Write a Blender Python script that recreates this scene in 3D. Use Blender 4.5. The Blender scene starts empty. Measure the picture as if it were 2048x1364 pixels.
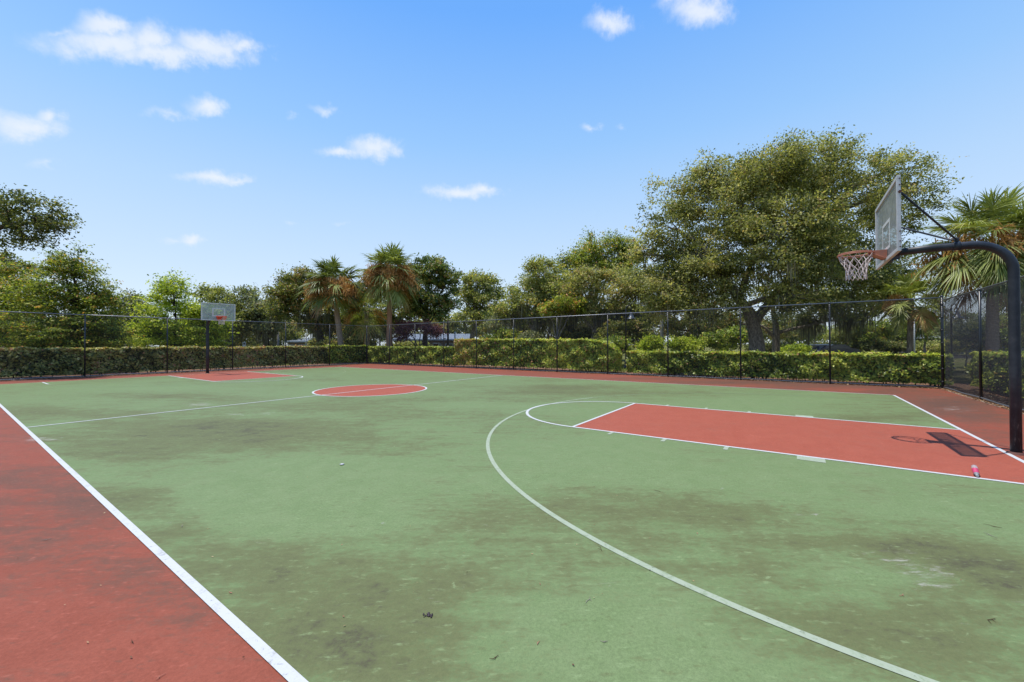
import bpy, math, random
import numpy as np
from mathutils import Vector, Matrix
SC = bpy.context.scene
COL = SC.collection
R = math.radians

# ------------------------------------------------------------------ camera
CAM = np.array([-8.722, 2.467, 1.5675]); YAW, PITCH, ROLL, FOC = 0.6100, 0.0084, -0.0034, 804.0
_d = np.array([math.cos(YAW)*math.cos(PITCH), math.sin(YAW)*math.cos(PITCH), math.sin(PITCH)])
_r0 = np.array([math.sin(YAW), -math.cos(YAW), 0.0]); _u0 = np.cross(_r0, _d)
_r = _r0*math.cos(ROLL)+_u0*math.sin(ROLL); _u = -_r0*math.sin(ROLL)+_u0*math.cos(ROLL)
cd = bpy.data.cameras.new('camera'); cam = bpy.data.objects.new('camera', cd); COL.objects.link(cam)
cd.sensor_width = 36; cd.lens = FOC/2048*36; cd.clip_start = 0.05; cd.clip_end = 3000
cam.matrix_world = Matrix(((_r[0], _u[0], -_d[0], CAM[0]), (_r[1], _u[1], -_d[1], CAM[1]), (_r[2], _u[2], -_d[2], CAM[2]), (0, 0, 0, 1)))
SC.camera = cam

# ------------------------------------------------------------------ sky, sun, exposure
SUN = Vector((-0.11, 0.232, 1.0)).normalized()
EL = math.asin(SUN.z); ROT = math.atan2(SUN.x, SUN.y)
SC.view_settings.view_transform = 'Standard'; SC.view_settings.look = 'None'
SC.view_settings.exposure = 1.1; SC.view_settings.gamma = 1
SKY_STRENGTH = 0.1
sd = bpy.data.lights.new('sun', 'SUN'); sun = bpy.data.objects.new('sun', sd); COL.objects.link(sun)
sd.energy = 2.5; sd.angle = R(0.5); sd.color = (1, 0.955, 0.88)
sun.rotation_euler = SUN.to_track_quat('Z', 'Y').to_euler(); sun.location = (0, 10, 30)

def at(px, py, z):
    """world point that the photograph shows at (px, py), z metres along the view axis"""
    return CAM + z*(_d + _r*(px-1024)/FOC - _u*(py-682)/FOC)
def ground(px, py):
    v = _d + _r*(px-1024)/FOC - _u*(py-682)/FOC
    return CAM + v*(-CAM[2]/v[2])
def onground(px, z):
    p = at(px, 689, z); return np.array([p[0], p[1], 0.0])

class NT:
    def __init__(s, nt): s.nt = nt; nt.nodes.clear()
    def n(s, t, **k):
        x = s.nt.nodes.new(t)
        ins = k.pop('ins', {})
        for a, b in k.items(): setattr(x, a, b)
        for a, b in ins.items():
            if hasattr(b, 'is_output'): s.nt.links.new(b, x.inputs[a])
            else: x.inputs[a].default_value = b
        return x
    def math(s, op, a, b=None, c=None, clamp=False):
        x = s.nt.nodes.new('ShaderNodeMath'); x.operation = op; x.use_clamp = clamp
        for i, v in enumerate((a, b, c)):
            if v is None: continue
            if hasattr(v, 'is_output'): s.nt.links.new(v, x.inputs[i])
            else: x.inputs[i].default_value = v
        return x.outputs[0]
    def vm(s, op, a, b=None, out=0):
        x = s.nt.nodes.new('ShaderNodeVectorMath'); x.operation = op
        for i, v in enumerate((a, b)):
            if v is None: continue
            if hasattr(v, 'is_output'): s.nt.links.new(v, x.inputs[i])
            else: x.inputs[i].default_value = v
        return x.outputs[out]
    def mix(s, f, a, b, bt='MIX'):
        x = s.nt.nodes.new('ShaderNodeMix'); x.data_type = 'RGBA'; x.blend_type = bt
        for i, v in ((0, f), (6, a), (7, b)):
            if hasattr(v, 'is_output'): s.nt.links.new(v, x.inputs[i])
            else: x.inputs[i].default_value = v if i == 0 else (*v, 1)
        return x.outputs[2]
    def noise(s, vec, scale, detail=4, rough=.55, out='Fac', dist=0):
        return s.n('ShaderNodeTexNoise', ins={'Vector': vec, 'Scale': scale, 'Detail': detail, 'Roughness': rough, 'Distortion': dist}).outputs[out]
    def rng(s, v, a, b, c=0., d=1.):
        x = s.n('ShaderNodeMapRange', interpolation_type='SMOOTHSTEP', ins={'Value': v, 1: a, 2: b, 3: c, 4: d}); return x.outputs[0]

# world: Nishita sky with small fair-weather clouds placed by compass direction
w = bpy.data.worlds.new('World'); SC.world = w; w.use_nodes = True
N = NT(w.node_tree)
sky = N.n('ShaderNodeTexSky', sky_type='NISHITA', sun_disc=False, sun_elevation=EL, sun_rotation=ROT,
          altitude=0, air_density=1.0, dust_density=0.6, ozone_density=1.6)
tc = N.n('ShaderNodeTexCoord')
dirv = N.vm('NORMALIZE', tc.outputs['Generated'])
sx = N.n('ShaderNodeSeparateXYZ', ins={0: dirv})
azn = N.math('ARCTAN2', sx.outputs[1], sx.outputs[0]); eln = N.math('ARCSINE', sx.outputs[2])
ae = N.n('ShaderNodeCombineXYZ', ins={0: azn, 1: eln}).outputs[0]
warp = N.vm('SCALE', N.vm('SUBTRACT', N.noise(ae, 17, 6, .62, 'Color'), (.5, .5, .5)), None)
warp.node.inputs[3].default_value = .045
aew = N.vm('ADD', ae, warp)
CL = [(330,112,205,28,.95),(230,92,150,40,.95),(205,55,65,32,1.),(300,80,70,40,.9),(415,95,95,36,.95),(480,98,62,20,.8),(120,66,50,10,.55),
      (50,258,95,32,.95),(100,235,40,20,.8),(-40,250,80,40,1.),(412,208,50,24,.9),(340,228,60,12,.5),(750,297,62,27,1.),(680,306,52,13,.75),
      (425,354,84,16,.85),(470,358,50,10,.7),(920,386,85,16,.9),(960,380,45,14,.8),(383,481,32,12,.85),(350,484,40,8,.45),(652,220,32,12,.6),(584,237,22,9,.35),
      (92,330,48,11,.4),(1222,42,60,30,.9),(1400,22,82,38,1.),(1345,5,40,20,.6),(1182,255,24,9,.5),(1240,257,12,6,.28),(685,445,30,6,.3),(575,448,20,6,.25),(150,488,45,6,.3)]
def azel(px, py):
    v = _d + _r*(px-1024)/FOC - _u*(py-682)/FOC; v = v/np.linalg.norm(v)
    return math.atan2(v[1], v[0]), math.asin(v[2])
field = None
for (x, y, rx, ry, s) in CL:
    a0, e0 = azel(x, y); a1, e1 = azel(x+rx*1.15, y); a2, e2 = azel(x, y-ry*1.25)
    A_ = np.linalg.inv(np.array([[a1-a0, a2-a0], [e1-e0, e2-e0]])); dv = N.vm('SUBTRACT', aew, (a0, e0, 0))
    q = N.n('ShaderNodeCombineXYZ', ins={0: N.vm('DOT_PRODUCT', dv, (A_[0, 0], A_[0, 1], 0), 1), 1: N.vm('DOT_PRODUCT', dv, (A_[1, 0], A_[1, 1], 0), 1)}).outputs[0]
    l = N.vm('LENGTH', q, None, 1)
    v = N.math('MULTIPLY', N.math('SUBTRACT', 1.0, l), s)
    field = v if field is None else N.math('SMOOTH_MAX', field, v, .12)
cn = N.noise(ae, 34, 8, .62)
dens = N.rng(N.math('ADD', field, N.math('MULTIPLY', N.math('SUBTRACT', cn, .5), .95)), .03, .9, 0, .84)
skc = N.n('ShaderNodeHueSaturation', ins={'Saturation': 1.12, 'Value': 1.0, 'Color': sky.outputs[0]}).outputs[0]
skc = N.mix(1.0, skc, (.85, .97, 1.), 'MULTIPLY')
er = N.n('ShaderNodeValToRGB', ins={0: N.math('DIVIDE', eln, 1.5708)}); ee = er.color_ramp.elements      # pale at the horizon, deep blue overhead
ee[0].position = 0; ee[0].color = (.77, .865, .97, 1); ee[1].position = 1; ee[1].color = (.07, .24, .75, 1)
for p_, c_ in ((.09, (.63, .775, .955)), (.2, (.47, .68, .96)), (.29, (.32, .58, .97)), (.44, (.155, .42, .97))): x_ = ee.new(p_); x_.color = (*c_, 1)
skc = N.mix(.9, skc, N.mix(1.0, er.outputs[0], (4.85, 4.85, 4.85), 'MULTIPLY'))
cshade = N.mix(N.noise(ae, 14, 4, .6), (3.7, 4.1, 4.75), (4.5, 4.6, 4.8))
bg = N.n('ShaderNodeBackground', ins={'Color': N.mix(dens, skc, cshade), 'Strength': SKY_STRENGTH})
N.nt.links.new(bg.outputs[0], N.n('ShaderNodeOutputWorld').inputs[0])

# ------------------------------------------------------------------ object helpers
def tag(o, label=None, cat=None, group=None, kind=None):
    if label: o['label'] = label
    if cat: o['category'] = cat
    if group: o['group'] = group
    if kind: o['kind'] = kind
    return o
def empty(name, loc, label=None, cat=None, group=None, kind=None):
    o = bpy.data.objects.new(name, None); COL.objects.link(o); o.location = [float(c) for c in loc]; o.empty_display_size = .3
    o['__w'] = 0; del o['__w']
    return tag(o, label, cat, group, kind)
def link(name, me, mat=None, parent=None):
    o = bpy.data.objects.new(name, me); COL.objects.link(o)
    if mat: me.materials.append(mat)
    if parent is not None:
        o.parent = parent
        o.matrix_parent_inverse = Matrix.Translation(-Vector(parent.location))
    return o
def quads_obj(name, V, F, mat, parent=None, tint=None, smooth=False):
    V = np.asarray(V, dtype=np.float32); F = np.asarray(F, dtype=np.int32)
    me = bpy.data.meshes.new(name); nf, k = F.shape
    me.vertices.add(len(V)); me.vertices.foreach_set('co', V.ravel())
    me.loops.add(nf*k); me.loops.foreach_set('vertex_index', F.ravel())
    me.polygons.add(nf); me.polygons.foreach_set('loop_start', np.arange(0, nf*k, k, dtype=np.int32))
    me.polygons.foreach_set('loop_total', np.full(nf, k, dtype=np.int32))
    if smooth: me.polygons.foreach_set('use_smooth', np.ones(nf, dtype=bool))
    if tint is not None:
        a = me.attributes.new('tint', 'FLOAT', 'POINT'); a.data.foreach_set('value', np.asarray(tint, dtype=np.float32))
    me.update(calc_edges=True)
    return link(name, me, mat, parent)
class MB:
    def __init__(s): s.V = []; s.F = []
    def add(s, V, F):
        b = len(s.V); s.V += [tuple(float(c) for c in v) for v in V]; s.F += [tuple(i+b for i in f) for f in F]; return s
    def box(s, c, h, rz=0, ax=None):
        c = np.array(c, float)
        ax = ax or (np.array([math.cos(rz), math.sin(rz), 0]), np.array([-math.sin(rz), math.cos(rz), 0]), np.array([0, 0, 1.]))
        V = [c+ax[0]*h[0]*i+ax[1]*h[1]*j+ax[2]*h[2]*k for k in (-1, 1) for j in (-1, 1) for i in (-1, 1)]
        return s.add(V, [(0,2,3,1),(4,5,7,6),(0,1,5,4),(2,6,7,3),(0,4,6,2),(1,3,7,5)])
    def tube(s, P, rad, n=8, cap=True, flat=1.0):
        P = [np.array(p, float) for p in P]; m = len(P)
        if not hasattr(rad, '__len__'): rad = [rad]*m
        V = []; prev = None
        for i in range(m):
            t = P[min(i+1, m-1)]-P[max(i-1, 0)]; t = t/(np.linalg.norm(t)+1e-12)
            if prev is None:
                a = np.array([0, 0, 1.]) if abs(t[2]) < .9 else np.array([1., 0, 0])
                x = np.cross(a, t)
            else: x = prev - t*np.dot(prev, t)
            x = x/np.linalg.norm(x); y = np.cross(t, x); prev = x
            for k in range(n):
                a = 2*math.pi*k/n; V.append(P[i]+rad[i]*(math.cos(a)*x+math.sin(a)*y*flat))
        F = [(i*n+k, i*n+(k+1) % n, (i+1)*n+(k+1) % n, (i+1)*n+k) for i in range(m-1) for k in range(n)]
        if cap: F += [tuple(range(n-1, -1, -1)), tuple((m-1)*n+k for k in range(n))]
        return s.add(V, F)
    def prism(s, poly, z0, z1):
        n = len(poly); V = [(x, y, z0) for x, y in poly]+[(x, y, z1) for x, y in poly]
        F = [tuple(range(n-1, -1, -1)), tuple(range(n, 2*n))]+[(i, (i+1) % n, n+(i+1) % n, n+i) for i in range(n)]
        return s.add(V, F)
    def lathe(s, c, prof, n=20):
        V = [(c[0]+r*math.cos(2*math.pi*k/n), c[1]+r*math.sin(2*math.pi*k/n), c[2]+z) for r, z in prof for k in range(n)]
        m = len(prof)
        F = [(i*n+k, i*n+(k+1) % n, (i+1)*n+(k+1) % n, (i+1)*n+k) for i in range(m-1) for k in range(n)]
        return s.add(V, F)
    def build(s, name, mat, parent=None, smooth=False, bevel=0):
        me = bpy.data.meshes.new(name); me.from_pydata(s.V, [], s.F)
        if smooth:
            for p in me.polygons: p.use_smooth = len(p.vertices) <= 4
        me.update()
        o = link(name, me, mat, parent)
        if bevel:
            b = o.modifiers.new('bevel', 'BEVEL'); b.width = bevel; b.segments = 2
        return o

# ------------------------------------------------------------------ materials
def mat(name):
    m = bpy.data.materials.new(name); m.use_nodes = True; return m, NT(m.node_tree)
def out(N, sh): N.nt.links.new(sh, N.n('ShaderNodeOutputMaterial').inputs[0])
def bsdf(N, col, rough=.6, metal=0., bump=None, bstr=.3, bdist=.01, spec=.5):
    ins = {'Base Color': col if hasattr(col, 'is_output') else (*col, 1), 'Roughness': rough, 'Metallic': metal, 'Specular IOR Level': spec}
    if bump is not None:
        ins['Normal'] = N.n('ShaderNodeBump', ins={'Height': bump, 'Strength': bstr, 'Distance': bdist}).outputs[0]
    return N.n('ShaderNodeBsdfPrincipled', ins=ins).outputs[0]
def simple(name, col, rough=.5, metal=0., var=.15, scale=12, spec=.5, col2=None):
    m, N = mat(name); p = N.n('ShaderNodeTexCoord').outputs['Object']
    n1 = N.noise(p, scale, 5, .6)
    c2 = col2 or tuple(c*(1-var*2) for c in col)
    out(N, bsdf(N, N.mix(N.rng(n1, .35, .7), col, c2), rough, metal, n1, .15, .004, spec)); return m

def leafmat(name, stops, rough=.5, trans=.45, spec=.22):
    m, N = mat(name)
    stops = [(p_, tuple(min(.62, q_*2.0) for q_ in c_)) for p_, c_ in stops]
    t = N.n('ShaderNodeAttribute', attribute_name='tint').outputs['Fac']
    cr = N.n('ShaderNodeValToRGB', ins={0: t}); e = cr.color_ramp.elements
    e[0].position = stops[0][0]; e[0].color = (*stops[0][1], 1); e[1].position = stops[-1][0]; e[1].color = (*stops[-1][1], 1)
    for p, c in stops[1:-1]:
        x = e.new(p); x.color = (*c, 1)
    a = bsdf(N, cr.outputs[0], rough, spec=spec)
    tr = N.n('ShaderNodeBsdfTranslucent', ins={0: N.mix(1.0, cr.outputs[0], (1.25, 1.3, .6), 'MULTIPLY')}).outputs[0]
    out(N, N.n('ShaderNodeMixShader', ins={0: trans, 1: a, 2: tr}).outputs[0]); return m
M = {}
M['oak'] = leafmat('oak_leaves', [(0, (.028, .036, .012)), (.35, (.095, .1, .032)), (.7, (.2, .195, .065)), (.9, (.3, .26, .12)), (1, (.21, .14, .075))])
M['oakgrey'] = leafmat('grey_oak_leaves', [(0, (.03, .035, .018)), (.45, (.1, .11, .055)), (.8, (.2, .2, .11)), (1, (.2, .15, .09))])
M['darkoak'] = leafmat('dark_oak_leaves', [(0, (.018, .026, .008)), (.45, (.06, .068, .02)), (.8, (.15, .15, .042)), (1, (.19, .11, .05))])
M['cypress'] = leafmat('cypress_leaves', [(0, (.02, .034, .007)), (.4, (.07, .09, .018)), (.72, (.165, .19, .03)), (.9, (.26, .24, .05)), (1, (.28, .14, .05))])
M['bright'] = leafmat('lime_leaves', [(0, (.04, .06, .008)), (.4, (.13, .17, .02)), (.8, (.29, .33, .035)), (1, (.34, .3, .07))])
M['magnolia'] = leafmat('magnolia_leaves', [(0, (.018, .03, .01)), (.45, (.05, .075, .02)), (.75, (.14, .17, .04)), (.9, (.22, .2, .06)), (1, (.17, .085, .04))], .4, .3, .3)
M['olive'] = leafmat('olive_leaves', [(0, (.05, .06, .02)), (.45, (.14, .15, .045)), (.8, (.25, .24, .075)), (1, (.28, .2, .09))])
M['purple'] = leafmat('purple_leaves', [(0, (.04, .016, .022)), (.6, (.12, .05, .06)), (1, (.2, .1, .1))])
M['hedge'] = leafmat('hedge_leaves', [(0, (.02, .034, .006)), (.35, (.085, .115, .018)), (.65, (.19, .235, .032)), (.85, (.31, .31, .06)), (1, (.3, .16, .08))], .38, .35, .35)
M['hedgedry'] = leafmat('dry_hedge_leaves', [(0, (.025, .032, .01)), (.35, (.105, .11, .03)), (.65, (.25, .24, .07)), (.88, (.34, .28, .13)), (1, (.26, .13, .085))], .4, .35, .3)
M['palm'] = leafmat('palm_leaves', [(0, (.03, .042, .01)), (.45, (.085, .1, .024)), (.75, (.16, .18, .05)), (.9, (.27, .22, .09)), (1, (.22, .12, .05))], .45, .3, .3)
M['stalk'] = leafmat('palm_fruit_stalks', [(0, (.15, .075, .03)), (.5, (.29, .15, .055)), (1, (.31, .2, .09))], .7, .3, .1)
M['moss'] = leafmat('spanish_moss', [(0, (.045, .042, .026)), (.5, (.09, .085, .055)), (1, (.14, .13, .085))], .8, .25, .1)
M['litter'] = leafmat('leaf_litter', [(0, (.04, .02, .012)), (.4, (.12, .06, .035)), (.8, (.2, .12, .065)), (1, (.25, .2, .12))], .8, .1, .2)
M['grass'] = leafmat('grass_blades', [(0, (.05, .08, .02)), (.6, (.14, .18, .04)), (1, (.3, .28, .1))], .6, .3, .2)

def barkmat(name, c1, c2, zs=3):
    m, N = mat(name); p = N.n('ShaderNodeTexCoord').outputs['Object']
    q = N.vm('MULTIPLY', p, (9, 9, zs)); n1 = N.noise(q, 1.6, 6, .7, dist=.6)
    out(N, bsdf(N, N.mix(N.rng(n1, .35, .68), c1, c2), .9, 0, n1, .9, .04, .15)); return m
M['bark'] = barkmat('oak_bark', (.1, .082, .064), (.34, .285, .22))
M['darkbark'] = barkmat('dark_bark', (.035, .028, .022), (.12, .095, .075))
M['palmbark'] = barkmat('palm_bark', (.24, .17, .12), (.46, .36, .28), 30)
M['palmbark_red'] = barkmat('russet_palm_bark', (.26, .13, .075), (.46, .27, .18), 30)
M['twig'] = simple('hedge_twigs', (.06, .045, .03), .95, 0, .3, 20, .1)

def court_mat(name, clean, clean2, dirt, dark, seed, gloss=.62):
    m, N = mat(name); p = N.n('ShaderNodeTexCoord').outputs['Object']
    p = N.vm('ADD', p, (seed*13.1, seed*7.7, 0))
    t = N.n('ShaderNodeAttribute', attribute_name='tint').outputs['Fac']
    big = N.noise(p, .35, 5, .6, dist=.7)
    # faint streaks left by standing water and brushing
    st = N.noise(N.vm('MULTIPLY', N.n('ShaderNodeVectorRotate', rotation_type='Z_AXIS', ins={'Vector': p, 'Angle': 1.0}).outputs[0], (.9, 4.2, 1)), 1.1, 6, .68)
    mid = N.noise(p, 3.2, 7, .68)
    fine = N.noise(p, 46, 4, .7)
    vf = N.noise(p, 170, 3, .7)
    s = N.math('ADD', t, N.math('MULTIPLY', N.math('SUBTRACT', big, .5), .9))
    s = N.math('ADD', s, N.math('MULTIPLY', N.math('SUBTRACT', st, .5), 1.25))
    s = N.math('ADD', s, N.math('MULTIPLY', N.math('SUBTRACT', mid, .5), 1.25))
    s = N.math('ADD', s, N.math('MULTIPLY', N.math('SUBTRACT', vf, .5), .5))
    s = N.math('ADD', s, N.math('MULTIPLY', N.math('SUBTRACT', fine, .5), .9))
    m2 = N.noise(N.vm('MULTIPLY', N.n('ShaderNodeVectorRotate', rotation_type='Z_AXIS', ins={'Vector': p, 'Angle': .95}).outputs[0], (1, 1.9, 1)), 11, 6, .72, dist=.5)
    s = N.math('ADD', s, N.math('MULTIPLY', N.math('SUBTRACT', m2, .5), 1.1))
    base = N.mix(N.rng(mid, .3, .7), clean, clean2)
    c = N.mix(N.rng(s, .18, .78, 0, .85), base, dirt)
    c = N.mix(N.math('MULTIPLY', N.rng(s, .8, 1.3, 0, .85), N.rng(N.math('ADD', N.math('MULTIPLY', mid, .5), N.math('MULTIPLY', fine, .5)), .36, .6, .25, 1)), c, dark)
    sc = N.n('ShaderNodeAttribute', attribute_name='scuff').outputs['Fac']
    sn = N.noise(N.vm('MULTIPLY', N.n('ShaderNodeVectorRotate', rotation_type='Z_AXIS', ins={'Vector': p, 'Angle': .95}).outputs[0], (2.2, 8, 1)), 1.7, 8, .72, dist=.8)
    c = N.mix(N.rng(N.math('ADD', N.math('MULTIPLY', sc, .3), N.math('SUBTRACT', sn, .5)), .14, .3, 0, .62), c, (.36, .34, .3))
    # small chips and crumbs of lighter paint
    ch = N.rng(N.noise(p, 7.5, 3, .55, dist=1.2), .67, .71)
    p2 = N.vm('MULTIPLY', N.n('ShaderNodeVectorRotate', rotation_type='Z_AXIS', ins={'Vector': p, 'Angle': .95}).outputs[0], (9, 24, 1))
    fl = N.noise(p2, 1.0, 5, .65)
    c = N.mix(N.rng(fl, .56, .72, 0, .55), c, tuple(min(1, x*1.3+.012) for x in clean2))
    c = N.mix(N.rng(fl, .44, .3, 0, .5), c, dirt)
    ch = N.math('MULTIPLY', ch, N.rng(mid, .5, .62, 0, .5))
    c = N.mix(ch, c, tuple(min(1, x*1.35+.03) for x in clean2))
    c = N.mix(N.rng(N.math('ADD', N.math('MULTIPLY', fine, .55), N.math('MULTIPLY', vf, .45)), .3, .72), N.mix(1., c, (.78, .78, .78), 'MULTIPLY'), N.mix(1., c, (1.16, 1.16, 1.16), 'MULTIPLY'))
    bp = N.math('ADD', vf, N.math('MULTIPLY', fine, .6))
    out(N, bsdf(N, c, gloss, 0, bp, .35, .004, .12)); return m
M['green'] = court_mat('green_court_paint', (.138, .192, .08), (.16, .212, .095), (.112, .118, .05), (.068, .06, .038), 1)
M['red'] = court_mat('red_court_paint', (.222, .06, .036), (.262, .073, .045), (.125, .062, .042), (.075, .054, .042), 2)
M['keyred'] = court_mat('key_red_paint', (.295, .074, .045), (.33, .088, .054), (.205, .078, .052), (.12, .058, .04), 3)
def linemat(name, col, wear, dark):
    m, N = mat(name); p = N.n('ShaderNodeTexCoord').outputs['Object']
    n1 = N.noise(p, 9, 6, .7); n2 = N.noise(p, 60, 4, .7)
    s = N.math('ADD', N.math('MULTIPLY', n1, .6), N.math('MULTIPLY', n2, .4))
    n3 = N.noise(p, 26, 5, .72, dist=.5)
    b_ = bsdf(N, N.mix(N.rng(s, wear, wear+.22), col, dark), .65, 0, n2, .3, .003, .15)
    out(N, N.n('ShaderNodeMixShader', ins={0: N.rng(n3, .58, .72, 0, .5), 1: b_, 2: N.n('ShaderNodeBsdfTransparent').outputs[0]}).outputs[0]); return m
M['white'] = linemat('white_line_paint', (.47, .475, .475), .5, (.3, .3, .28))
M['faded'] = linemat('faded_line_paint', (.3, .34, .25), .47, (.2, .25, .15))
M['veryfaded'] = linemat('worn_line_paint', (.215, .26, .155), .4, (.16, .2, .09))
M['creamline'] = linemat('cream_line_paint', (.46, .41, .33), .5, (.3, .25, .17))
M['scuff'] = simple('scuffed_primer', (.5, .5, .46), .8, 0, .2, 30)
M['black'] = simple('black_vinyl_coating', (.012, .014, .018), .38, 0, .1, 20, .5)
M['pole'] = simple('black_pole_paint', (.016, .02, .027), .45, 0, .2, 7, .35, (.032, .037, .045))
def polemat():
    m, N = mat('worn_pole_paint'); p = N.n('ShaderNodeTexCoord').outputs['Object']
    z = N.n('ShaderNodeSeparateXYZ', ins={0: p}).outputs[2]
    n1 = N.noise(p, 5, 6, .65); n2 = N.noise(N.vm('MULTIPLY', p, (30, 30, 7)), 1.5, 5, .7)
    c = N.mix(N.rng(n1, .38, .7), (.014, .018, .026), (.034, .04, .05))
    low = N.rng(z, .9, .05)                       # scuffs and grime where balls and feet hit the foot of the pole
    c = N.mix(N.math('MULTIPLY', N.rng(n2, .56, .66), low), c, (.13, .13, .13))
    c = N.mix(N.math('MULTIPLY', N.rng(n1, .6, .68), .5), c, (.09, .05, .035))
    out(N, bsdf(N, c, .46, 0, n2, .2, .003, .35)); return m
M['pole'] = polemat()
M['mesh'] = simple('vinyl_coated_wire', (.02, .021, .034), .6, 0, .1, 20, .3)
M['alu'] = simple('weathered_aluminium', (.5, .5, .5), .5, .05, .08, 14)
M['galv'] = simple('galvanised_rail', (.2, .21, .24), .4, .6, .12, 14)
M['orange'] = simple('faded_orange_paint', (.42, .15, .09), .5, 0, .12, 25, .4, (.35, .15, .11))
M['rimred'] = simple('bright_orange_paint', (.6, .07, .02), .45, 0, .1, 25)
M['cord'] = simple('pinkish_net_cord', (.58, .5, .49), .8, 0, .08, 60, .2)
M['cordred'] = simple('red_net_cord', (.62, .09, .05), .8, 0, .08, 60, .2)
M['sheet'] = simple('milky_white_paint', (.58, .58, .56), .6, 0, .08, 20)
M['rust'] = simple('rusty_steel', (.1, .035, .025), .8, 0, .2, 40)
M['concrete'] = simple('weathered_concrete', (.3, .28, .25), .9, 0, .12, 8, .2)
M['wood'] = simple('grey_utility_pole', (.3, .26, .22), .9, 0, .2, 14, .1)
M['lamp'] = simple('black_lamp_enamel', (.015, .015, .017), .3, 0, .1, 20, .5)
M['lampsil'] = simple('polished_lamp_shade', (.1, .11, .13), .35, .5, .1, 20)
M['wall'] = simple('tan_stucco', (.2, .155, .12), .9, 0, .1, 5, .2)
M['greywall'] = simple('grey_stucco', (.2, .2, .21), .9, 0, .1, 5, .2)
M['roof'] = simple('pale_metal_roof', (.17, .19, .215), .5, .1, .08, 3)
M['trim'] = simple('white_trim', (.42, .42, .42), .6, 0, .06, 6)
M['glassdark'] = simple('dark_window_glass', (.03, .035, .045), .1, 0, .1, 4, .8)
M['sign'] = simple('sign_white', (.4, .41, .42), .6, 0, .05, 8)
M['ink'] = simple('sign_lettering', (.03, .035, .05), .6, 0, .05, 8)
M['blueink'] = simple('sign_blue', (.03, .1, .35), .6, 0, .05, 8)
M['stone'] = simple('sign_stone', (.4, .37, .34), .9, 0, .15, 9)
M['carblue'] = simple('dark_car_paint', (.018, .02, .026), .2, .2, .05, 4, .6)
M['carsilver'] = simple('silver_car_paint', (.28, .29, .3), .25, .4, .05, 4, .6)
M['tyre'] = simple('tyre_rubber', (.02, .02, .02), .8, 0, .1, 20, .2)
M['pink'] = simple('pink_bottle_label', (.5, .05, .12), .4, 0, .05, 30)
M['asphalt'] = simple('asphalt', (.05, .048, .046), 1., 0, .15, 6, 0.)

def board_mat():
    m, N = mat('scuffed_acrylic'); p = N.n('ShaderNodeTexCoord').outputs['Object']
    n1 = N.noise(p, 5, 6, .7); n2 = N.noise(p, 22, 4, .6)
    s = N.math('ADD', N.math('MULTIPLY', n1, .7), N.math('MULTIPLY', n2, .3))
    d = bsdf(N, N.mix(N.rng(s, .3, .7), (.36, .37, .37), (.52, .52, .5)), .3, 0, None, spec=.4)
    tr = N.n('ShaderNodeBsdfTransparent', ins={0: (.86, .93, .92, 1)}).outputs[0]
    out(N, N.n('ShaderNodeMixShader', ins={0: N.rng(s, .3, .75, .36, .56), 1: tr, 2: d}).outputs[0])
    return m
M['board'] = board_mat()
def clear_board():
    m, N = mat('clear_acrylic'); p = N.n('ShaderNodeTexCoord').outputs['Object']
    s = N.noise(p, 3, 6, .7)
    d = bsdf(N, (.5, .54, .52), .25, 0, None, spec=.5)
    tr = N.n('ShaderNodeBsdfTransparent', ins={0: (.85, .92, .93, 1)}).outputs[0]
    out(N, N.n('ShaderNodeMixShader', ins={0: N.rng(s, .3, .75, .3, .58), 1: tr, 2: d}).outputs[0])
    return m
M['board2'] = clear_board()
def bottle_mat():
    m, N = mat('clear_bottle_plastic')
    d = bsdf(N, (.6, .62, .62), .15)
    tr = N.n('ShaderNodeBsdfTransparent', ins={0: (.9, .93, .93, 1)}).outputs[0]
    out(N, N.n('ShaderNodeMixShader', ins={0: .4, 1: tr, 2: d}).outputs[0]); return m
M['plastic'] = bottle_mat()

def groundmat():
    m, N = mat('grass_ground'); p = N.n('ShaderNodeTexCoord').outputs['Object']
    n1 = N.noise(p, .25, 6, .65); n2 = N.noise(p, 5, 6, .75); n3 = N.noise(p, 60, 3, .7)
    c = N.mix(N.rng(n1, .35, .65), (.1, .13, .035), (.17, .16, .07))
    c = N.mix(N.rng(n2, .45, .75), c, (.19, .13, .08))
    out(N, bsdf(N, c, 1., 0, n3, 1, .03, 0.)); return m
M['ground'] = groundmat()
def mulchmat():
    m, N = mat('leaf_mulch'); p = N.n('ShaderNodeTexCoord').outputs['Object']
    n2 = N.noise(p, 9, 6, .75); n3 = N.noise(p, 55, 4, .75)
    c = N.mix(N.rng(n3, .4, .62), (.09, .05, .035), (.36, .2, .13)); c = N.mix(N.rng(n2, .45, .7), c, (.2, .17, .12))
    out(N, bsdf(N, c, 1., 0, n3, 1, .03, 0.)); return m
M['mulch'] = mulchmat()

# ------------------------------------------------------------------ ground and court
W2, L = 7.78, 29.07            # half width and length to the outer edge of the lines
KW, KD, RC = 1.83, 5.92, 1.887
def sheet(name, poly, z, m, parent=None, kind=None):
    me = bpy.data.meshes.new(name); me.from_pydata([(x, y, z) for x, y in poly], [], [tuple(range(len(poly)))]); me.update()
    o = link(name, me, m, parent)
    if kind: o['kind'] = kind
    return o
g = sheet('ground', [(-900, -900), (900, -900), (900, 900), (-900, 900)], -.06, M['ground'], kind='structure')

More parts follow.
